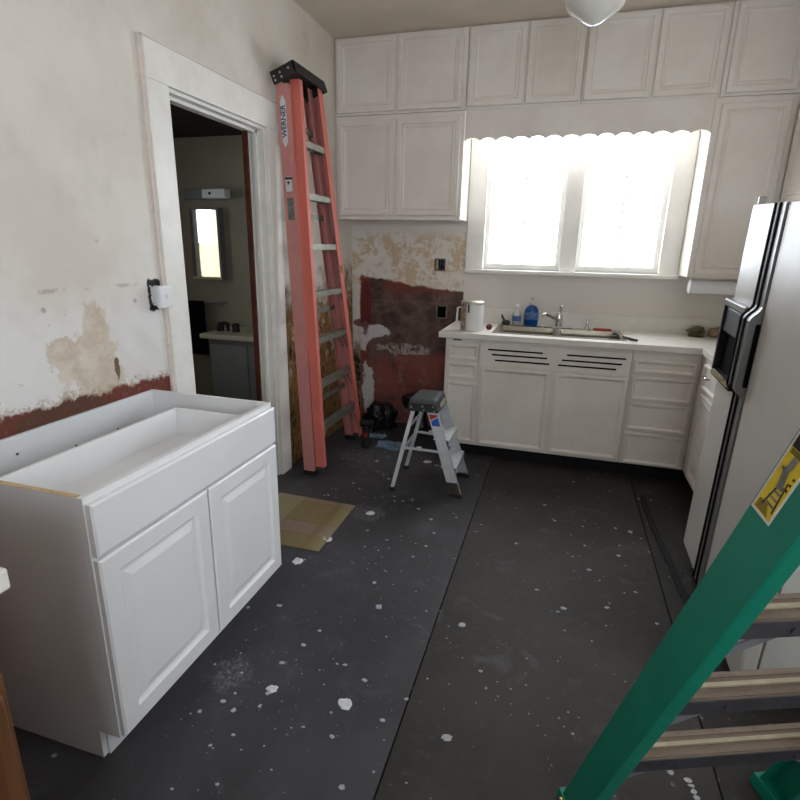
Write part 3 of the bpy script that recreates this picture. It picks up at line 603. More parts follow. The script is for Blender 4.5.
# ------------------------------------------------------------------ vanity cabinet
VX, VY0, VY1 = -1.075, .922, 1.842; VB = -1.683; VZ = .862
off = (-1.38, 1.38, 0); r = thing('vanity_cabinet', off, 'new white vanity cabinet without a top on the left', 'cabinet')
fx = VX-.02
for a, b in ((VY0, VY0+.016), (VY1-.016, VY1)):
    MB().prism([(VB, a, 0), (fx-.075, a, 0), (fx-.075, a, .10), (fx-.018, a, .10), (fx-.018, a, VZ), (VB, a, VZ)], (0, 0, 0), (0, b-a, 0)).build('side_panel', 'vanity_white', r, off)
MB().box(VB, fx-.018, VY0+.001, VY0+.015, VZ, VZ+.0015).build('raw_edge', 'particle_edge', r, off)
MB().box(VB, VB+.012, VY0+.016, VY1-.016, .10, VZ).build('back_panel', 'vanity_inner', r, off)
MB().box(VB+.012, fx-.018, VY0+.016, VY1-.016, .10, .116).build('bottom_panel', 'vanity_inner', r, off)
MB().box(fx-.080, fx-.066, VY0+.016, VY1-.016, 0, .10).build('toe_kick', 'vanity_white', r, off)
MB().box(fx-.018, fx, VY0, VY0+.04, .10, VZ, .001).box(fx-.018, fx, VY1-.04, VY1, .10, VZ, .001).box(fx-.018, fx, VY0+.04, VY1-.04, VZ-.045, VZ, .001).box(fx-.018, fx, VY0+.04, VY1-.04, .10, .13, .001).box(fx-.018, fx, VY0+.04, VY1-.04, .655, .695, .001).build('face_frame', 'vanity_white', r, off)
# false drawer front and raised panel doors
MB().panel((VX-.02, VY0+.004, .694), (0, VY1-VY0-.008, 0), (0, 0, .150), (1, 0, 0), [(0, 0), (0, .016), (.006, .02)]).build('drawer_front', 'vanity_white', r, off)
VD = [(0, 0), (0, .015), (.006, .02), (.058, .02), (.063, .014), (.070, .010), (.078, .010), (.098, .017), (.102, .018)]
for a, b in ((VY0+.004, 1.378), (1.386, VY1-.004)):
    MB().panel((VX-.02, a, .105), (0, b-a, 0), (0, 0, .578), (1, 0, 0), VD).build('door', 'vanity_white', r, off)
# inner tray (back, right end, floor) behind the front rail
MB().box(-1.455, -1.443, VY0+.017, 1.705, .72, .842, .001).build('tray_back', 'vanity_white', r, off)
MB().box(-1.443, fx-.019, 1.693, 1.705, .72, .842, .001).build('tray_end', 'vanity_white', r, off)
MB().box(-1.443, fx-.019, VY0+.017, 1.693, .72, .732).build('tray_floor', 'vanity_white', r, off)
for yy in (1.0, 1.2, 1.42, 1.62): MB().tube([(VB+.012, yy, .80-.05*(yy > 1.3)), (VB+.0135, yy, .80-.05*(yy > 1.3))], .005, 8).build('screw', 'steel', r, off)
MB().box(fx-.05, fx-.018, VY1-.05, VY1-.016, VZ-.012, VZ-.002, .001).build('corner_block', 'vanity_inner', r, off)

# ------------------------------------------------------------------ wooden cabinet at the left frame edge
off = (-1.2, .1, 0); r = thing('wood_cabinet', off, 'brown oak base cabinet with white top at the left foreground', 'cabinet')
MB().box(XL+.003, -.785, -.45, .475, .09, .97, .003).build('body', 'brown_wood', r, off)
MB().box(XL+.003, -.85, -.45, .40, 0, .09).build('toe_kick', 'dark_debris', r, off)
MB().panel((-.785, .005, .82), (0, .455, 0), (0, 0, .13), (1, 0, 0), [(0, 0), (0, .014), (.006, .018)]).build('drawer', 'brown_wood', r, off)
MB().panel((-.785, .005, .12), (0, .455, 0), (0, 0, .68), (1, 0, 0), VD).build('door', 'brown_wood', r, off)
MB().box(XL+.003, -.757, -.48, .497, .971, 1.006, .004).build('white_top', 'counter_laminate', r, off)

# ------------------------------------------------------------------ refrigerator
FY1, FYg, FY0 = 2.665, 2.318, 1.765    # far edge, gap between doors, near edge
FX = .71; FT = 1.635
off = (1.08, FY0, 0)
r = thing('refrigerator', off, 'white side-by-side refrigerator with black ice dispenser at the right wall', 'refrigerator', None, (math.radians(3.0), 0, 0))
MB().box(FX+.06, 1.49, FY0+.004, FY1-.004, .03, FT-.012, .004).build('body', 'fridge_white', r, off)
fz = MB().box(FX, FX+.055, FYg+.060, FY1, .05, FT, .012).build('freezer_door', 'fridge_white', r, off)
rd = MB().box(FX, FX+.055, FY0, FYg-.040, .05, FT, .012).build('refrigerator_door', 'fridge_white', r, off)
MB().box(FX+.03, FX+.062, FY0+.005, FY1-.005, .012, .05).build('kick_plate', 'black_plastic', r, off)
MB().box(FX+.035, FX+.06, FYg-.05, FYg+.07, .055, FT-.004).build('door_gap', 'dark_gap', r, off)
def hx(z):
    def st(a, b, z): t = max(0, min(1, (z-a)/(b-a))); return t*t*(3-2*t)
    return .032*st(.92, .965, z)*(1-st(1.225, 1.275, z))
def strip(y0, y1, x0, x1, name, mat, z0=.052, z1=FT-.002):
    p = MB(); zs = [z0, .90, .92, .93, .94, .95, .96, .965, 1.1, 1.225, 1.235, 1.245, 1.255, 1.265, 1.275, 1.33, z1]; q = []
    for z in zs:
        d = hx(z); q += [(FX+x0-d, y0, z), (FX+x0-d, y1, z), (FX+x1, y1, z), (FX+x1, y0, z)]
    n = len(zs); p.add(q, [(i*4+j, i*4+(j+1) % 4, i*4+4+(j+1) % 4, i*4+4+j) for i in range(n-1) for j in range(4)]+[(3, 2, 1, 0), tuple(4*n-4+j for j in range(4))])
    return p.build(name, mat, r, off)
strip(FYg+.050, FYg+.062, -.011, .03, 'handle_seal', 'dark_gap'); strip(FYg+.014, FYg+.0498, -.006, .045, 'handle', 'fridge_trim')
strip(FYg, FYg+.0138, -.011, .03, 'handle_seal', 'dark_gap'); strip(FYg-.039, FYg-.0002, -.006, .045, 'handle', 'fridge_trim')
MB().box(FX-.016, FX-.001, FYg-.050, FYg-.0395, .975, 1.215, .004).build('handle_shadow', 'dark_gap', r, off)  # near-black block standing in for the shadow between handle and door
# dispenser
dz0, dz1, dy0, dy1 = .925, 1.255, FYg+.064, FY1-.004
dsp = MB().box(FX-.030, FX+.002, dy0, dy0+.018, dz0, dz1, .003).box(FX-.030, FX+.002, dy1-.016, dy1, dz0, dz1, .003).box(FX-.030, FX+.002, dy0+.018, dy1-.016, dz0, dz0+.03, .003).build('dispenser_frame', 'black_plastic', r, off)
MB().box(FX-.031, FX+.002, dy0-.001, dy1+.002, dz1-.024, dz1+.006, .006).build('dispenser_hood', 'fridge_trim', dsp, off)
MB().box(FX-.004, FX+.001, dy0+.018, dy1-.016, dz0+.03, dz1-.028).build('dispenser_recess', 'dark_gap', dsp, off)
MB().box(FX-.020, FX-.004, dy0+.02, dy1-.018, dz1-.13, dz1-.03, .004).build('control_panel', 'grey_plastic', dsp, off)
for k in range(2): MB().box(FX-.033, FX-.030, dy0+.02, dy1-.02, dz0+.010+.012*k, dz0+.014+.012*k).build('tray_line', 'brass', dsp, off)
MB().box(FX+.005, FX+.03, FY1-.055, FY1-.035, FT, FT+.028, .004).build('hinge_cap', 'fridge_trim', r, off)
# ------------------------------------------------------------------ text helper (flat lettering lying in a plane)
def text_part(body, size, origin, xdir, ydir, mat, parent, off=(0, 0, 0), name='lettering', space=1.0, bold=0.0):
    cu = bpy.data.curves.new(name, 'FONT'); cu.body = body; cu.size = size; cu.align_x = 'CENTER'; cu.align_y = 'CENTER'; cu.extrude = .0003; cu.space_character = space; cu.offset = bold
    cu.materials.append(MATS[mat]); ob = bpy.data.objects.new(name, cu); COL.objects.link(ob)
    xd = Vector(xdir).normalized(); yd = Vector(ydir); yd = (yd-xd*yd.dot(xd)).normalized(); zd = xd.cross(yd)
    m = Matrix((xd, yd, zd)).transposed().to_4x4(); m.translation = Vector(origin)-Vector(off)
    bpy.context.view_layer.update()
    me = bpy.data.meshes.new_from_object(ob.evaluated_get(bpy.context.evaluated_depsgraph_get())); bpy.data.objects.remove(ob); bpy.data.curves.remove(cu)
    me.transform(m); me.materials.clear(); me.materials.append(MATS[mat]); ob = bpy.data.objects.new(name, me); COL.objects.link(ob); ob.parent = parent; return ob

# ------------------------------------------------------------------ tall red stepladder, folded against the left wall
off = (-1.5, 3.4, 0)
r = thing('stepladder', off, 'tall red fibreglass stepladder folded upright against the left wall', 'ladder')
LT = 2.40
def rf(z): return -1.395-.135*z/LT           # front face of the stepped section
def ra(z): return -1.462-.118*z/LT           # front face of the other section
def yn(z): return 2.99+.025*z                # outer face of the near stepped rail
def yf(z): return 3.725-.150*z               # outer face of the far stepped rail
def na(z): return 2.975+.012*z
def channel(fx_, y, wb, sign, z0, z1, name, mat, fl_=.035, mat2=None):
    a, b = (fx_(z0), y(z0)), (fx_(z1), y(z1)); t = .005; p = MB()
    p.beam((a[0]-wb, a[1], z0), (b[0]-wb, b[1], z1), (wb-.001, 0, 0), (0, sign*t, 0))
    p.beam((a[0]-wb, a[1]+sign*t, z0), (b[0]-wb, b[1]+sign*t, z1), (t, 0, 0), (0, sign*fl_, 0))
    o_ = p.build(name, mat, r, off)
    MB().beam((a[0]-t, a[1]+sign*t, z0), (b[0]-t, b[1]+sign*t, z1), (t, 0, 0), (0, sign*fl_, 0)).build('rail_flange', mat2 or mat, o_, off)
    return o_
channel(rf, yn, .060, 1, .055, LT-.01, 'rail', 'red_fibreglass_front'); channel(rf, yf, .070, -1, .055, LT+.012, 'rail', 'red_fibreglass', .060, 'red_fibreglass_front')
channel(ra, na, .076, 1, .022, LT-.04, 'rear_rail', 'red_fibreglass', .03); channel(ra, lambda z: yf(z)+.012, .076, -1, .022, LT-.04, 'rear_rail', 'red_fibreglass', .03)
MB().beam((ra(0)-.080, na(0)-.004, 0), (ra(.03)-.080, na(.03)-.004, .030), (.086, 0, 0), (0, .045, 0)).build('foot', 'black_plastic', r, off)
MB().beam((ra(0)-.080, yf(0)+.018, 0), (ra(.03)-.080, yf(.03)+.018, .030), (.086, 0, 0), (0, -.045, 0)).build('foot', 'black_plastic', r, off)
for y_, s_ in ((yn(.05)-.003, 1), (yf(.05)+.003, -1)): MB().beam((rf(.05)-.064, y_, .035), (rf(.05)-.064, y_, .06), (.068, 0, 0), (0, s_*.04, 0)).build('foot', 'tread_lip', r, off)
MB().beam((rf(.06)-.0625, yn(.06)-.001, .06), (rf(LT)-.0645, yn(LT)-.001, LT-.03), (.003, 0, 0), (0, .004, 0)).build('rail_gap', 'dark_gap', r, off)
for k in range(7):
    z = .325+.2917*k; x = rf(z)-.006; ya, yb = yn(z)+.0055, yf(z)-.0055
    st = MB().box(x-.056, x, ya, yb, z, z+.006, 0).box(x-.003, x, ya, yb, z-.03, z, 0).box(x-.056, x-.053, ya, yb, z-.03, z, 0).build('step', 'aluminium_dull', r, off)
    if k < 3:
        for s_, y in ((1, ya), (-1, yb)):
            for dx in (-.010, -.046): MB().tube([(x+dx, y+s_*.13, z-.004), (x+dx, y+s_*.010, z-.13)], .004, 6).build('brace', 'aluminium_dull', st, off)
# rear braces and spreader
for z in (.45, 1.05, 1.65, 2.15):
    xx = ra(z)-.03; MB().box(xx-.012, xx, na(z)+.006, yf(z)+.005, z, z+.03).build('rear_brace', 'aluminium_dull', r, off)
MB().beam((rf(1.1)-.045, yf(1.12)-.010, 1.12), (rf(1.7)-.045, yf(1.7)-.012, 1.72), (.022, 0, 0), (0, -.004, 0)).build('spreader', 'aluminium_dull', r, off)
MB().beam((rf(1.3)+.0005, yf(1.3)-.045, 1.31), (rf(1.34)+.0005, yf(1.34)-.045, 1.36), (.010, 0, 0), (0, .014, 0)).build('spreader_catch', 'brass', r, off)
# black cap, tilted as on a closed ladder
ct, st_ = math.cos(math.radians(20)), math.sin(math.radians(20))
capw = Vector((ct, 0, st_)); caph = Vector((-st_, 0, ct))
p0 = Vector((-1.648, 2.968, 2.348)); wv = capw*.156
cap = MB().beam(p0+caph*.048, p0+caph*.048+Vector((0, .41, 0)), wv, caph*.018, .004).build('cap', 'black_plastic', r, off)
p = MB().beam(p0, p0+Vector((0, .02, 0)), wv, caph*.058, .003).beam(p0+Vector((0, .39, 0)), p0+Vector((0, .41, 0)), wv, caph*.058, .003).beam(p0+wv-capw*.012, p0+wv-capw*.012+Vector((0, .41, 0)), capw*.012, caph*.058).build('cap_skirt', 'black_plastic', r, off)
for a, h in ((.02, .035), (.06, .038), (.115, .038), (.02, .012), (.062, .014)):
    q = p0+capw*a+caph*h; MB().tube([q, q+Vector((0, -.003, 0))], .006, 8).build('rivet', 'rivet', cap, off)
# stickers on the near rail
def web_pt(z, a): return Vector((ra(z)-.078+a, na(z)-.0008, z))
def sticker(z0, z1, a0, a1, mat, name, pointed=0):
    q = [web_pt(z0, a0), web_pt(z0, a1), web_pt(z1, a1), web_pt(z1, a0)]
    if pointed: q = [web_pt(z0-pointed, (a0+a1)/2), web_pt(z0, a1), web_pt(z1, a1), web_pt(z1+pointed, (a0+a1)/2), web_pt(z1, a0), web_pt(z0, a0)]
    return MB().prism(q, (0, 0, 0), (0, .0006, 0)).build(name, mat, r, off)
s1 = sticker(2.06, 2.27, .022, .056, 'label_white', 'sticker', .035)
text_part('WERNER', .042, web_pt(2.165, .039)+Vector((0, -.0010, 0)), (-.049, .012, 1), (-1, 0, 0), 'label_blue', s1, off, bold=.001)
s2 = sticker(1.79, 1.87, .022, .062, 'label_white', 'sticker'); 
MB().prism([web_pt(1.855, .020)+Vector((0, -.0006, 0)), web_pt(1.855, .066)+Vector((0, -.0006, 0)), web_pt(1.868, .066)+Vector((0, -.0006, 0)), web_pt(1.868, .020)+Vector((0, -.0006, 0))], (0, 0, 0), (0, .0005, 0)).build('print_bar', 'label_black', s2, off)
MB().prism([web_pt(1.825, .038)+Vector((0, -.0006, 0)), web_pt(1.845, .030)+Vector((0, -.0006, 0)), web_pt(1.845, .052)+Vector((0, -.0006, 0))], (0, 0, 0), (0, .0005, 0)).build('print_mark', 'label_black', s2, off)
s3 = sticker(1.63, 1.755, .022, .064, 'label_grey', 'sticker')

# ------------------------------------------------------------------ aluminium step stool
off = (-.69, 3.1, 0)
r = thing('step_stool', off, 'small aluminium two-step stool with black top near the sink cabinet', 'step stool')
V = Vector
FN0, FN1 = V((-.535, 2.960, .012)), V((-.705, 2.985, .53))     # near front rail, left edge
FF0, FF1 = V((-.545, 3.305, .012)), V((-.70, 3.235, .53))
frails = []
for a, b, s_ in ((FN0, FN1, 1), (FF0, FF1, -1)):
    k = MB().beam(a, b, V((.070, 0, 0)), V((0, s_*.004, 0))).beam(a+V((.067, 0, 0)), b+V((.067, 0, 0)), V((.003, 0, 0)), V((0, s_*.022, 0))).beam(a, b, V((.003, 0, 0)), V((0, s_*.022, 0))); frails.append(k.build('front_rail', 'aluminium', r, off))
    MB().beam(a+V((-.004, -s_*.003, -.012)), a+V((-.008, -s_*.003, .012)), V((.08, 0, 0)), V((0, s_*.03, 0))).build('foot', 'black_plastic', r, off)
    MB().beam(a+(b-a)*.02+V((.0, -s_*.001, 0)), a+(b-a)*.16+V((.0, -s_*.001, 0)), V((.071, 0, 0)), V((0, s_*.002, 0))).build('shoe', 'steel', r, off)
for (a, b, s_) in ((V((-.915, 2.925, .012)), V((-.805, 2.99, .54)), 1), (V((-.925, 3.305, .012)), V((-.79, 3.235, .54)), -1)):
    MB().beam(a, b, V((.024, 0, 0)), V((0, s_*.022, 0)), .002).build('rear_leg', 'aluminium', r, off)
    MB().beam(a+V((-.003, -s_*.003, -.012)), a+V((0, -s_*.003, .014)), V((.030, 0, 0)), V((0, s_*.028, 0))).build('foot', 'black_plastic', r, off)
for z in (.185, .355):
    t = (z-.012)/.518; a = FN0.lerp(FN1, t); b = FF0.lerp(FF1, t)
    tr_ = MB().beam(a+V((-.012, .005, 0)), b+V((-.012, -.005, 0)), V((.100, 0, 0)), V((0, 0, .006)), .001)
    for q in (.005, .03, .055, .08): tr_.beam(a+V((-.012+q, .005, .006)), b+V((-.012+q, -.005, .006)), V((.010, 0, 0)), V((0, 0, .002)))
    tr_.beam(a+V((.085, .005, -.028)), b+V((.085, -.005, -.028)), V((.003, 0, 0)), V((0, 0, .028))).build('tread', 'aluminium', r, off)
    MB().tube([a+V((.06, .03, -.01)), a.lerp(b, .14)+V((.04, 0, -.15 if z > .3 else -.16))], .006, 6).build('brace', 'aluminium', r, off)
for yy0, yy1, z in ((2.950, 2.972, .285), (3.268, 3.262, .285)):
    MB().beam(V((-.855, yy0, z)), V((-.61, yy1, z-.01)), V((0, .003, 0)), V((0, 0, .016))).build('spreader', 'aluminium', r, off)
    MB().box(-.755, -.725, yy0+.001, yy0+.016, z-.004, z+.022, .003).build('spreader_joint', 'aluminium', r, off)
MB().box(-.86, -.852, 2.97, 3.27, .25, .275).build('rear_brace', 'aluminium', r, off); MB().box(-.828, -.82, 2.985, 3.25, .40, .42).build('rear_brace', 'aluminium', r, off)
cp = MB().hexa([V(q) for q in ((-.83, 2.972, .525), (-.63, 2.972, .525), (-.63, 3.255, .525), (-.83, 3.255, .525), (-.815, 2.985, .603), (-.655, 2.985, .603), (-.655, 3.24, .603), (-.815, 3.24, .603))], .014).build('cap', 'grey_plastic', r, off)
MB().hexa([V(q) for q in ((-.822, 2.9655, .530), (-.636, 2.9655, .530), (-.636, 2.9745, .530), (-.822, 2.9745, .530), (-.812, 2.973, .578), (-.65, 2.973, .578), (-.65, 2.984, .578), (-.812, 2.984, .578))], .003).build('cap_end', 'black_plastic', r, off)
for xx, zz in ((-.80, .555), (-.73, .565), (-.665, .568), (-.72, .542), (-.655, .540)): MB().tube([(xx, 2.975, zz), (xx, 2.963, zz)], .006, 8).build('rivet', 'rivet', cp, off)
# oval hand slot on the cap's right end
ov = [(-.6345, 3.11+.09*math.cos(k*math.pi/10), .563+.022*math.sin(k*math.pi/10)) for k in range(20)]
MB().prism(ov, (0, 0, 0), (.004, 0, 0)).build('hand_slot', 'outlet_plate', cp, off)
# red and blue sticker
def srp(t, a, d=.0012): q = FN0.lerp(FN1, t); return q+V((a, -d, 0))
s1 = MB().prism([srp(.80, .004), srp(.80, .066), srp(.985, .066), srp(.985, .004)], (0, 0, 0), (0, .0006, 0)).build('sticker', 'label_white', frails[0], off)
MB().prism([srp(.90, .008, .0018), srp(.955, .060, .0018), srp(.97, .060, .0018), srp(.97, .008, .0018)], (0, 0, 0), (0, .0005, 0)).build('sticker_red', 'label_red', frails[0], off)
MB().prism([srp(.835, .010, .0018), srp(.835, .060, .0018), srp(.94, .060, .0018), srp(.89, .010, .0018)], (0, 0, 0), (0, .0005, 0)).build('sticker_blue', 'label_royal', frails[0], off)

# ------------------------------------------------------------------ green stepladder in the right foreground (local frame: x along treads, -y leans to the viewer)
PH, AL, WB = math.radians(22), math.radians(69.5), .082
off = (.135, 1.205, 0)
r = thing('stepladder', off, 'green fibreglass stepladder with worn treads in the right foreground', 'ladder', None, (0, 0, PH))
d = V((0, -math.cos(AL), math.sin(AL))); ee = V((0, -math.sin(AL), -math.cos(AL)))
LEN = 1.78; WID0, WID1 = .62, .46
def grail(x0, x1, s_):
    a = V((x0, 0, 0)); b = V((x1, 0, 0))+d*LEN; a = a+d*.03; p = MB()
    p.beam(a, b, ee*WB, V((s_*.005, 0, 0)), .0015)
    p.beam(a+V((s_*.005, 0, 0)), b+V((s_*.005, 0, 0)), ee*.005, V((s_*.03, 0, 0)))
    p.beam(a+V((s_*.005, 0, 0))+ee*(WB-.005), b+V((s_*.005, 0, 0))+ee*(WB-.005), ee*.005, V((s_*.03, 0, 0)))
    o_ = p.build('rail', 'green_fibreglass', r)
    q = V((x0-s_*.004, 0, 0)); yy = -math.sin(AL)*WB
    MB().hexa([q+V((0, .012, 0)), q+V((s_*.045, .012, 0)), q+V((s_*.045, yy-.02, 0)), q+V((0, yy-.02, 0)), q+V((0, .0, .045)), q+V((s_*.045, .0, .045)), q+V((s_*.045, yy-.02, .045)), q+V((0, yy-.02, .045))], .004).build('foot', 'green_fibreglass', r)
    MB().tube([q+V((s_*-.001, -.03, .03)), q+V((s_*-.006, -.03, .03))], .012, 10).build('foot_bolt', 'brass', r)
    return o_
left_rail = grail(0, 0, 1); grail(WID0, WID1, -1)
for z2 in (.390, .655, .910, 1.18, 1.44):
    s_ = z2/math.sin(AL); y = -(z2/math.tan(AL)+.074); xr = WID0+(WID1-WID0)*s_/LEN-.006
    t = MB().box(.006, xr, y, y+.066, z2, z2+.010, .001).box(.006, xr, y+.004, y+.014, z2+.010, z2+.012).box(.006, xr, y+.050, y+.062, z2+.010, z2+.012).build('tread', 'tread_worn', r)
    MB().box(.006, xr, y+.027, y+.037, z2+.010, z2+.0145, .001).build('tread_ridge', 'tread_ridge', t)
    MB().box(.006, xr, y-.003, y, z2-.020, z2+.010, .0008).build('tread_lip', 'tread_lip', t)
    MB().box(.006, xr, y+.063, y+.066, z2-.026, z2, 0).build('tread_lip', 'tread_lip', t)
    for k in (.25, .75): MB().tube([(xr*k, y-.003, z2-.008), (xr*k, y-.006, z2-.008)], .006, 8).build('rivet', 'tread_lip', t)
    for sgn, xe in ((1, .006), (-1, xr)):
        MB().beam((xe, y+.055, z2-.135), (xe+sgn*.165, y+.02, z2-.024), (0, .004, 0), (0, -.002, .020)).build('brace', 'brace_grey', r)
# rear section and top
for x0, x1, s_ in ((.05, .05, 1), (WID0-.07, WID1-.06, -1)):
    a = V((x0, -1.25, .02)); b = V((x1, 0, 0))+d*(LEN-.03)+V((0, -.11, 0)); MB().beam(a, b, V((s_*.028, 0, 0)), V((0, .05, 0)), .002).build('rear_rail', 'green_fibreglass', r)
    MB().box(x0-.004, x0+s_*.032, -1.262, -1.19, 0, .03).build('foot', 'black_plastic', r)
for k in (.2, .45, .7):
    a = V((.08, -1.25, .02)).lerp(V((.08, 0, 0))+d*(LEN-.03)+V((0, -.11, 0)), k); MB().box(a.x, WID0-.09-.1*k*.5, a.y, a.y+.02, a.z, a.z+.03).build('rear_brace', 'tread_lip', r)
tp = d*LEN; MB().box(-.012, WID1+.012, tp.y-.20, tp.y+.03, tp.z-.02, tp.z+.05, .008).build('cap', 'label_green', r)
# yellow warning label on the outer web
def gw(s_, e_, k=.0012): return d*s_+ee*e_+V((-k, 0, 0))
def gpoly(pts, mat, name, parent, k=.0012): return MB().prism([gw(a, b, k) for a, b in pts], (0, 0, 0), (.0006, 0, 0)).build(name, mat, parent)
L0, L1, E0, E1 = 1.212, 1.425, .003, .042
def rect(a0, a1, b0, b1): return [(a0, b0), (a0, b1), (a1, b1), (a1, b0)]
gpoly(rect(L0, L1, E0, E1), 'label_white', 'sticker', left_rail)
gpoly(rect(L0+.005, L1-.005, E0+.003, E1-.003), 'label_yellow', 'sticker_yellow', left_rail, .0018)
gpoly(rect(L0+.118, L1-.008, E0+.004, E1-.004), 'label_black', 'sticker_heading', left_rail, .0024)
gpoly(rect(L0+.150, L0+.19, E0+.015, E1-.015), 'label_green', 'sticker_emblem', left_rail, .003)
# pictogram: little ladder, falling figure, lines of print
for k in range(4): gpoly(rect(L0+.025+.011*k, L0+.029+.011*k, E0+.012+.002*k, E0+.034-.001*k), 'label_grey', 'print_mark', left_rail, .0024)
gpoly([(L0+.018, E0+.012), (L0+.018, E0+.014), (L0+.072, E0+.022), (L0+.072, E0+.020)], 'label_black', 'print_mark', left_rail, .0024)
gpoly([(L0+.018, E0+.032), (L0+.018, E0+.034), (L0+.072, E0+.030), (L0+.072, E0+.028)], 'label_black', 'print_mark', left_rail, .0024)
gpoly([(L0+.055, E0+.018), (L0+.055, E0+.028), (L0+.082, E0+.022), (L0+.108, E0+.024), (L0+.108, E0+.016), (L0+.080, E0+.013)], 'label_grey', 'print_mark', left_rail, .003)
gpoly([(L0+.08, E0+.016), (L0+.084, E0+.008), (L0+.087, E0+.009), (L0+.088, E0+.018)], 'label_grey', 'print_mark', left_rail, .003)
for k in range(5): gpoly(rect(L0+.008+.0035*k, L0+.0095+.0035*k, E0+.006, E0+.030-.002*k), 'label_black', 'print_line', left_rail, .0024)
for k in range(3): gpoly(rect(L0+.060+.010*k, L0+.064+.010*k, E0+.031, E0+.034), 'label_black', 'print_mark', left_rail, .0024)
for k in range(3): gpoly(rect(L0+.109+.0028*k, L0+.1105+.0028*k, E0+.006, E1-.005), 'label_black', 'print_line', left_rail, .0024)

# ------------------------------------------------------------------ pendant lamp
off = (.022, 2.60, ZC)
r = thing('pendant_lamp', off, 'white glass schoolhouse pendant lamp hanging from the ceiling', 'lamp')
zt = 2.367
MB().lathe([(0, zt), (.02, zt+.003), (.05, zt+.022), (.08, zt+.040), (.108, zt+.062), (.124, zt+.095), (.124, zt+.14), (.108, zt+.185), (.075, zt+.22), (.06, zt+.235), (.06, zt+.26)], (.022, 2.60, 0), 48).build('globe', 'opal_glass', r, off)
MB().lathe([(.1248, zt+.115), (.1253, zt+.105), (.1252, zt+.098)], (.022, 2.60, 0), 48).build('globe_band', 'lamp_metal', r, off)
MB().lathe([(.066, zt+.245), (.066, zt+.285), (.03, zt+.30), (.008, zt+.305), (.008, ZC-.03), (.055, ZC-.02), (.06, ZC-.0005)], (.022, 2.60, 0), 32).build('stem', 'lamp_metal', r, off)

# ------------------------------------------------------------------ bathroom beyond the doorway
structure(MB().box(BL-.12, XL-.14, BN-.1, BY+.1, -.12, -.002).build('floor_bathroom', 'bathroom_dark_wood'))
br = root_struct('wall_bathroom')
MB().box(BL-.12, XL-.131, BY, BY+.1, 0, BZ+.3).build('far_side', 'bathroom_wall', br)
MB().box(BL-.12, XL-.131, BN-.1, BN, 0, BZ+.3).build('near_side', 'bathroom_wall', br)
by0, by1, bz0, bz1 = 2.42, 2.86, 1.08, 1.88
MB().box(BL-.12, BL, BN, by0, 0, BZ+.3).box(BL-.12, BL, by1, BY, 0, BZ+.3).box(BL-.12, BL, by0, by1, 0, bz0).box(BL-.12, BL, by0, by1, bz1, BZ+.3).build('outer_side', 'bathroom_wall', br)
cb = root_struct('ceiling_bathroom')
n = 12
for k in range(n):
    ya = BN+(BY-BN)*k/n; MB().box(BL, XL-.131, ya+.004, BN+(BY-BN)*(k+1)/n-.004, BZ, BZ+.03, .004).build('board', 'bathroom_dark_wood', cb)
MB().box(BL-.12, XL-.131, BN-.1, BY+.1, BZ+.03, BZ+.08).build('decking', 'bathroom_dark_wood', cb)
w3 = root_struct('window_3', (BL, 2.74, 1.08)); off = (BL, 2.74, 1.08)
MB().box(BL, BL+.02, by0-.07, by0, bz0-.06, bz1+.07).box(BL, BL+.02, by1, by1+.07, bz0-.06, bz1+.07).box(BL, BL+.02, by0, by1, bz1, bz1+.07).box(BL, BL+.03, by0, by1, bz0-.06, bz0).build('window_frame', 'window_paint', w3, off)
MB().box(BL-.035, BL-.033, by0, by1, bz0, 1.50).build('blind', 'blind_cream', w3, off)
MB().box(BL-.06, BL-.056, by0, by1, bz0, bz1).build('pane', 'window_glass', w3, off)
off = (-2.80, BY, 1.2); r = thing('medicine_cabinet', off, 'mirrored medicine cabinet on the bathroom wall', 'mirror')
MB().box(-2.945, -2.665, BY-.07, BY-.001, 1.205, 1.765, .003).build('body', 'bathroom_cabinet', r, off)
MB().box(-2.93, -2.68, BY-.076, BY-.071, 1.225, 1.745).build('mirror_pane', 'mirror', r, off)
MB().box(-2.94, -2.67, BY-.078, BY-.071, 1.205, 1.224).build('frame_rail', 'basin_cream', r, off)
off = (-2.75, BY, 1.88); r = thing('vanity_light', off, 'white box wall light above the bathroom mirror', 'light fixture')
MB().box(-3.0, -2.60, BY-.03, BY-.001, 1.825, 1.905, .003).build('back_plate', 'bathroom_cabinet', r, off)
MB().box(-2.775, -2.565, BY-.11, BY-.03, 1.828, 1.90, .008).build('diffuser', 'white_plastic', r, off)
MB().tube([(-2.70, BY-.11, 1.865), (-2.70, BY-.116, 1.865)], .010, 10).build('knob', 'black_plastic', r, off)
off = (-2.5, 3.65, 0); r = thing('bathroom_vanity', off, 'grey bathroom vanity with cream basin top seen through the doorway', 'vanity')
MB().box(-2.60, -1.90, 3.50, BY-.002, .06, .78, .003).build('body', 'bathroom_cabinet', r, off)
MB().box(-2.58, -1.92, 3.54, BY-.01, 0, .06).build('toe_kick', 'bathroom_dark_wood', r, off)
for a, b in ((-2.585, -2.255), (-2.245, -1.915)): MB().panel((a, 3.50, .09), (b-a, 0, 0), (0, 0, .65), (0, -1, 0), [(0, 0), (0, .014), (.003, .017)]).build('door', 'bathroom_cabinet', r, off)
MB().box(-2.64, -1.86, 3.44, BY-.002, .781, .82, .012).build('basin_top', 'basin_cream', r, off)
off = (-2.50, 3.62, .82); r = thing('bathroom_faucet', off, 'dark two-handle faucet on the bathroom vanity', 'faucet')
for x in (-.07, .07): MB().lathe([(.03, .0005), (.028, .03), (.032, .05), (.025, .065), (0, .068)], (x, 0, 0), 14).build('knob', 'black_plastic', r)
MB().tube([(0, 0, .001), (0, 0, .06), (0, -.06, .075), (0, -.10, .06)], .013, 10).build('spout', 'black_plastic', r)
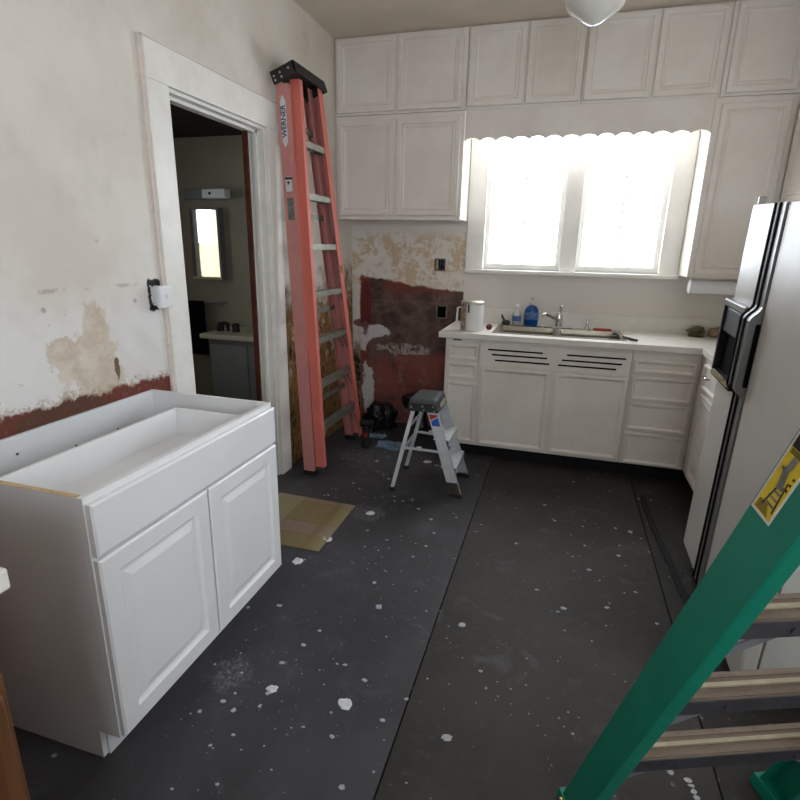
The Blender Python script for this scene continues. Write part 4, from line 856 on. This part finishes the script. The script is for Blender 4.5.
off = (-2.95, BY, 1.0); r = thing('towel_bar', off, 'thin chrome towel bar on the bathroom wall', 'towel bar')
MB().tube([(-3.10, BY-.07, 1.01), (-2.68, BY-.07, 1.01)], .008, 8).build('bar', 'bathroom_cabinet', r, off)
for x in (-3.09, -2.69): MB().tube([(x, BY-.001, 1.01), (x, BY-.07, 1.01)], .012, 8).build('post', 'chrome', r, off)
p = MB(); nn = 10; pts = []
for s_ in (-1, 1):
    for i in range(nn+1):
        t = i/nn; y = BY-.07+s_*.012+.006*math.sin(t*9+s_); pts.append((s_, t, y))
front = []; 
for i in range(nn+1):
    t = i/nn; zt_ = 1.022-t*.46; front.append((zt_, BY-.085-.008*math.sin(t*5)))
q = []
for zt_, y in front:
    for k in range(7): xx = -3.03+.165*k/6+(.022*(1.02-zt_)); q.append((xx, y-.007*math.sin(k*1.9+zt_*4), zt_))
for zt_, y in front:
    for k in range(7): xx = -3.03+.165*k/6+(.022*(1.02-zt_)); q.append((xx, y+.020, zt_))
m7 = 7; N7 = (nn+1)*m7
fs = [(i*m7+k, i*m7+k+1, (i+1)*m7+k+1, (i+1)*m7+k) for i in range(nn) for k in range(m7-1)]
fs += [tuple(N7+x for x in f)[::-1] for f in fs]
for i in range(nn): fs += [(i*m7, (i+1)*m7, N7+(i+1)*m7, N7+i*m7), (i*m7+6, N7+i*m7+6, N7+(i+1)*m7+6, (i+1)*m7+6)]
for k in range(m7-1): fs += [(k, N7+k, N7+k+1, k+1), (nn*m7+k, nn*m7+k+1, N7+nn*m7+k+1, N7+nn*m7+k)]
p.add(q, fs, True); tag(p.build('hand_towel', 'towel_black'), 'black hand towel hanging from the bathroom towel bar', 'towel')
off = (-2.30, BY, 1.1); r = thing('outlet_plate', off, 'pale outlet plate on the bathroom wall over the basin', 'outlet')
MB().box(-2.335, -2.265, BY-.008, BY-.001, 1.04, 1.16, .003).build('plate', 'outlet_plate', r, off)
for z in (1.075, 1.125): MB().box(-2.315, -2.285, BY-.0095, BY-.008, z-.014, z+.014, 0).build('socket', 'bathroom_cabinet', r, off)

# ------------------------------------------------------------------ things on the floor
tag(MB().prism([(-1.55, 2.665, .0005), (-1.045, 2.655, .0005), (-1.04, 2.137, .0005), (-1.28, 2.135, .0005), (-1.60, 2.20, .0005)], (0, 0, 0), (0, 0, .004)).build('vinyl_offcut', 'vinyl_squares'), 'olive and mauve squared vinyl offcut lying beside the new vanity', 'vinyl sheet')
pts = [(.625, 3.35, .006), (.622, 3.15, .006), (.635, 2.9, .006), (.655, 2.6, .007), (.668, 2.32, .006), (.672, 2.0, .006)]
p = MB()
for a, b in zip(pts, pts[1:]): p.beam(V(a)-V((.014, 0, .005)), V(b)-V((.018, 0, .005)), (V((.028, 0, 0)), V((.036, 0, 0))), (V((0, 0, .007)), V((0, 0, .007))))
tag(p.build('dark_strip', 'dark_strip'), 'thin dark strip along the floor beside the refrigerator', 'strip')  # thin dark strip along the floor beside the refrigerator
off = (-1.40, 4.02, 0); r = thing('trash_bag', off, 'crumpled black trash bag in the corner behind the red ladder', 'bag')
MB().lump((-1.36, 4.04, .09), .13, 3, .55, 2.4, 4, (1.0, .8, 1.0), .001).build('bag', 'trash_bag', r, off)
MB().lump((-1.28, 3.98, .13), .06, 8, .6, 2.0, 3, (.6, .8, 1.7), .001).build('bag_neck', 'trash_bag', r, off)
off = (-1.02, 4.12, 0); r = thing('rubber_hose', off, 'black curved rubber hose end against the stained wall', 'hose')
MB().tube([(-1.00, 4.08, .03), (-1.03, 4.12, .13), (-1.05, 4.13, .22), (-1.09, 4.10, .27), (-1.12, 4.06, .26)], [.05, .055, .06, .065, .055], 14).build('hose', 'trash_bag', r, off)
MB().tube([(-1.115, 4.065, .262), (-1.135, 4.04, .255)], [.064, .064], 14).build('hose_collar', 'black_plastic', r, off)
def sheet(cx, cy, rx, ry, seed, name, mat, label, cat, n=16, zamp=.03):
    q = []; fs = []
    for i in range(n+1):
        for j in range(n+1):
            u, v_ = i/n*2-1, j/n*2-1; k = 1+.35*mnoise.noise(V((u*1.5+seed, v_*1.5, seed)))
            q.append((cx+u*rx*k, cy+v_*ry*k, .002+zamp*abs(mnoise.noise(V((u*3+seed, v_*3, 2))))+zamp*.5*abs(mnoise.noise(V((u*8, v_*8+seed, 1))))))
    b = [(x, y, .0008) for x, y, z in q]; m_ = n+1; N_ = m_*m_
    fs = [(i*m_+j, (i+1)*m_+j, (i+1)*m_+j+1, i*m_+j+1) for i in range(n) for j in range(n)]
    fs2 = [tuple(N_+x for x in f)[::-1] for f in fs]
    rim_ = [i*m_ for i in range(m_)]+[n*m_+j for j in range(1, m_)]+[i*m_+n for i in range(n-1, -1, -1)]+[j for j in range(n-1, 0, -1)]
    fr = [(rim_[i], rim_[(i+1) % len(rim_)], N_+rim_[(i+1) % len(rim_)], N_+rim_[i]) for i in range(len(rim_))]
    tag(MB().add(q+b, fs+fs2+fr).build(name, mat), label, cat)
sheet(-1.13, 3.68, .13, .08, 3, 'plastic_sheet', 'blue_sheet', 'crumpled pale blue plastic sheet on the floor by the ladder', 'plastic')
sheet(-1.33, 3.835, .08, .03, 6, 'plastic_wrap', 'blue_sheet', 'blue plastic wrap lying in front of the black bag', 'plastic', 12)
off = (-1.32, 3.60, 0); r = thing('power_tool', off, 'dark power tool with red button beside the lowest red ladder step', 'tool')
MB().box(-.03, .03, -.04, .04, .0, .05, .008).build('base', 'black_plastic', r)
MB().tube([(0, 0, .05), (0, .005, .12), (-.005, .01, .17)], [.022, .020, .024], 12).build('grip', 'black_plastic', r)
MB().tube([(-.045, .005, .185), (.05, -.005, .195)], [.030, .024], 12).build('motor', 'black_plastic', r)
MB().box(-.014, .012, -.030, -.018, .085, .115, .004).build('button', 'label_red', r)
MB().tube([(.05, -.03, .18), (.05, -.03, .14)], .008, 8).build('blade_guard', 'chrome', r)

def chip(x, y, rr, seed, h=.003, name='paint_flake', mat='paint_chip', label='small white paint flake on the dark floor', group='white paint flakes on the floor', cat='flake'):
    n_ = 13; rnd = random.Random(seed); q = []
    for k in range(n_):
        a = 2*math.pi*k/n_; rad = rr*(.72+.38*rnd.random()); q.append((rad*math.cos(a)*1.2, rad*math.sin(a), .0006))
    t_ = [(a*.8, b*.8, h*(.6+.8*rnd.random())) for a, b, c_ in q]
    m_ = MB().add(q+t_+[(0, 0, h)], [tuple(range(n_))[::-1]]+[(k, (k+1) % n_, n_+(k+1) % n_, n_+k) for k in range(n_)]+[(n_+k, n_+(k+1) % n_, 2*n_) for k in range(n_)])
    o_ = m_.build(name, mat); o_.location = (x, y, 0); o_.rotation_euler = (0, 0, rnd.random()*6); tag(o_, label, cat, group)
big = [(-.559, 1.320, .021, 'largest white plaster chip in the middle of the floor'), (-.824, 1.301, .016, 'white plaster chip on the floor in front of the vanity doors'), (-1.051, 2.263, .024, 'white plaster chip at the corner of the vinyl offcut'), (-1.101, 2.032, .024, 'white plaster chip between vanity and vinyl offcut'), (-.803, 3.456, .026, 'long white plaster chip behind the step stool'), (-.93, 2.60, .020, 'white plaster crumb right of the vinyl offcut')]
for i, (x, y, rr, lb) in enumerate(big): chip(x, y, rr*1.15, i, .004, 'plaster_chip', 'drywall_chunk', lb, 'white plaster chips on the floor', 'chip')
more = [(-.613, 1.83, .015, 'pale flake on the floor halfway between vanity and floor seam'), (-.252, 1.829, .014, 'pale oval flake just right of the floor seam'), (-.204, 1.299, .016, 'pale flake right of the seam near the picture bottom'), (.50, 2.86, .014, 'pale flake near the dark strip by the refrigerator'), (-1.15, 3.35, .016, 'pale flake in front of the blue plastic sheet')]
for i, (x, y, rr, lb) in enumerate(more): chip(x, y, rr, 40+i, .004, 'paint_flake', 'paint_chip', lb)
# fine paint crumbs scattered over the sheets
rnd = random.Random(11); cr = MB(); zones = [(-.75, 1.6, .35, .5, 150), (-.9, 1.25, .2, .2, 60), (-1.05, 3.45, .35, .3, 170), (-.75, 2.7, .3, .35, 110), (-.2, 2.2, .5, .8, 120), (.35, 2.7, .22, .5, 60), (-.65, 3.4, .25, .2, 60), (-1.3, 2.88, .2, .12, 50)]
beads = [(.498, 1.379, .008), (.503, 1.362, .007), (.508, 1.345, .009), (.513, 1.328, .008), (.764, 1.60, .013), (.735, 1.63, .011), (-.72, 3.42, .016), (-.66, 3.38, .018), (-.60, 3.44, .014), (-.68, 3.48, .013)]
pts = []
for cx, cy, sx_, sy_, n_ in zones:
    for _ in range(n_):
        x, y = rnd.gauss(cx, sx_), rnd.gauss(cy, sy_)
        if x < -1.3 or x > .62 or y < .6 or y > 3.7 or (x < -1.08 and y < 1.9) or (x < -.43 and 2.88 < y < 3.34 and x > -.96) or (x < -1.0 and 2.11 < y < 2.69): continue
        pts.append((x, y, .0014+.0085*rnd.random()**6))
for x, y, rr in pts+beads:
    a0 = rnd.random()*6.3; k = [rr*(.6+.7*rnd.random()) for _ in range(6)]
    q = [(x+1.3*k[i]*math.cos(a0+i*1.047), y+k[i]*math.sin(a0+i*1.047), .0004) for i in range(6)]
    cr.add(q+[(x, y, .0004+min(.002, rr*.25))], [(i, (i+1) % 6, 6) for i in range(6)]+[(5, 4, 3, 2, 1, 0)])
tag(cr.build('paint_crumbs', 'paint_chip'), 'fine white paint crumbs scattered over the dark floor', 'debris', None, 'stuff')
bpy.context.view_layer.update()
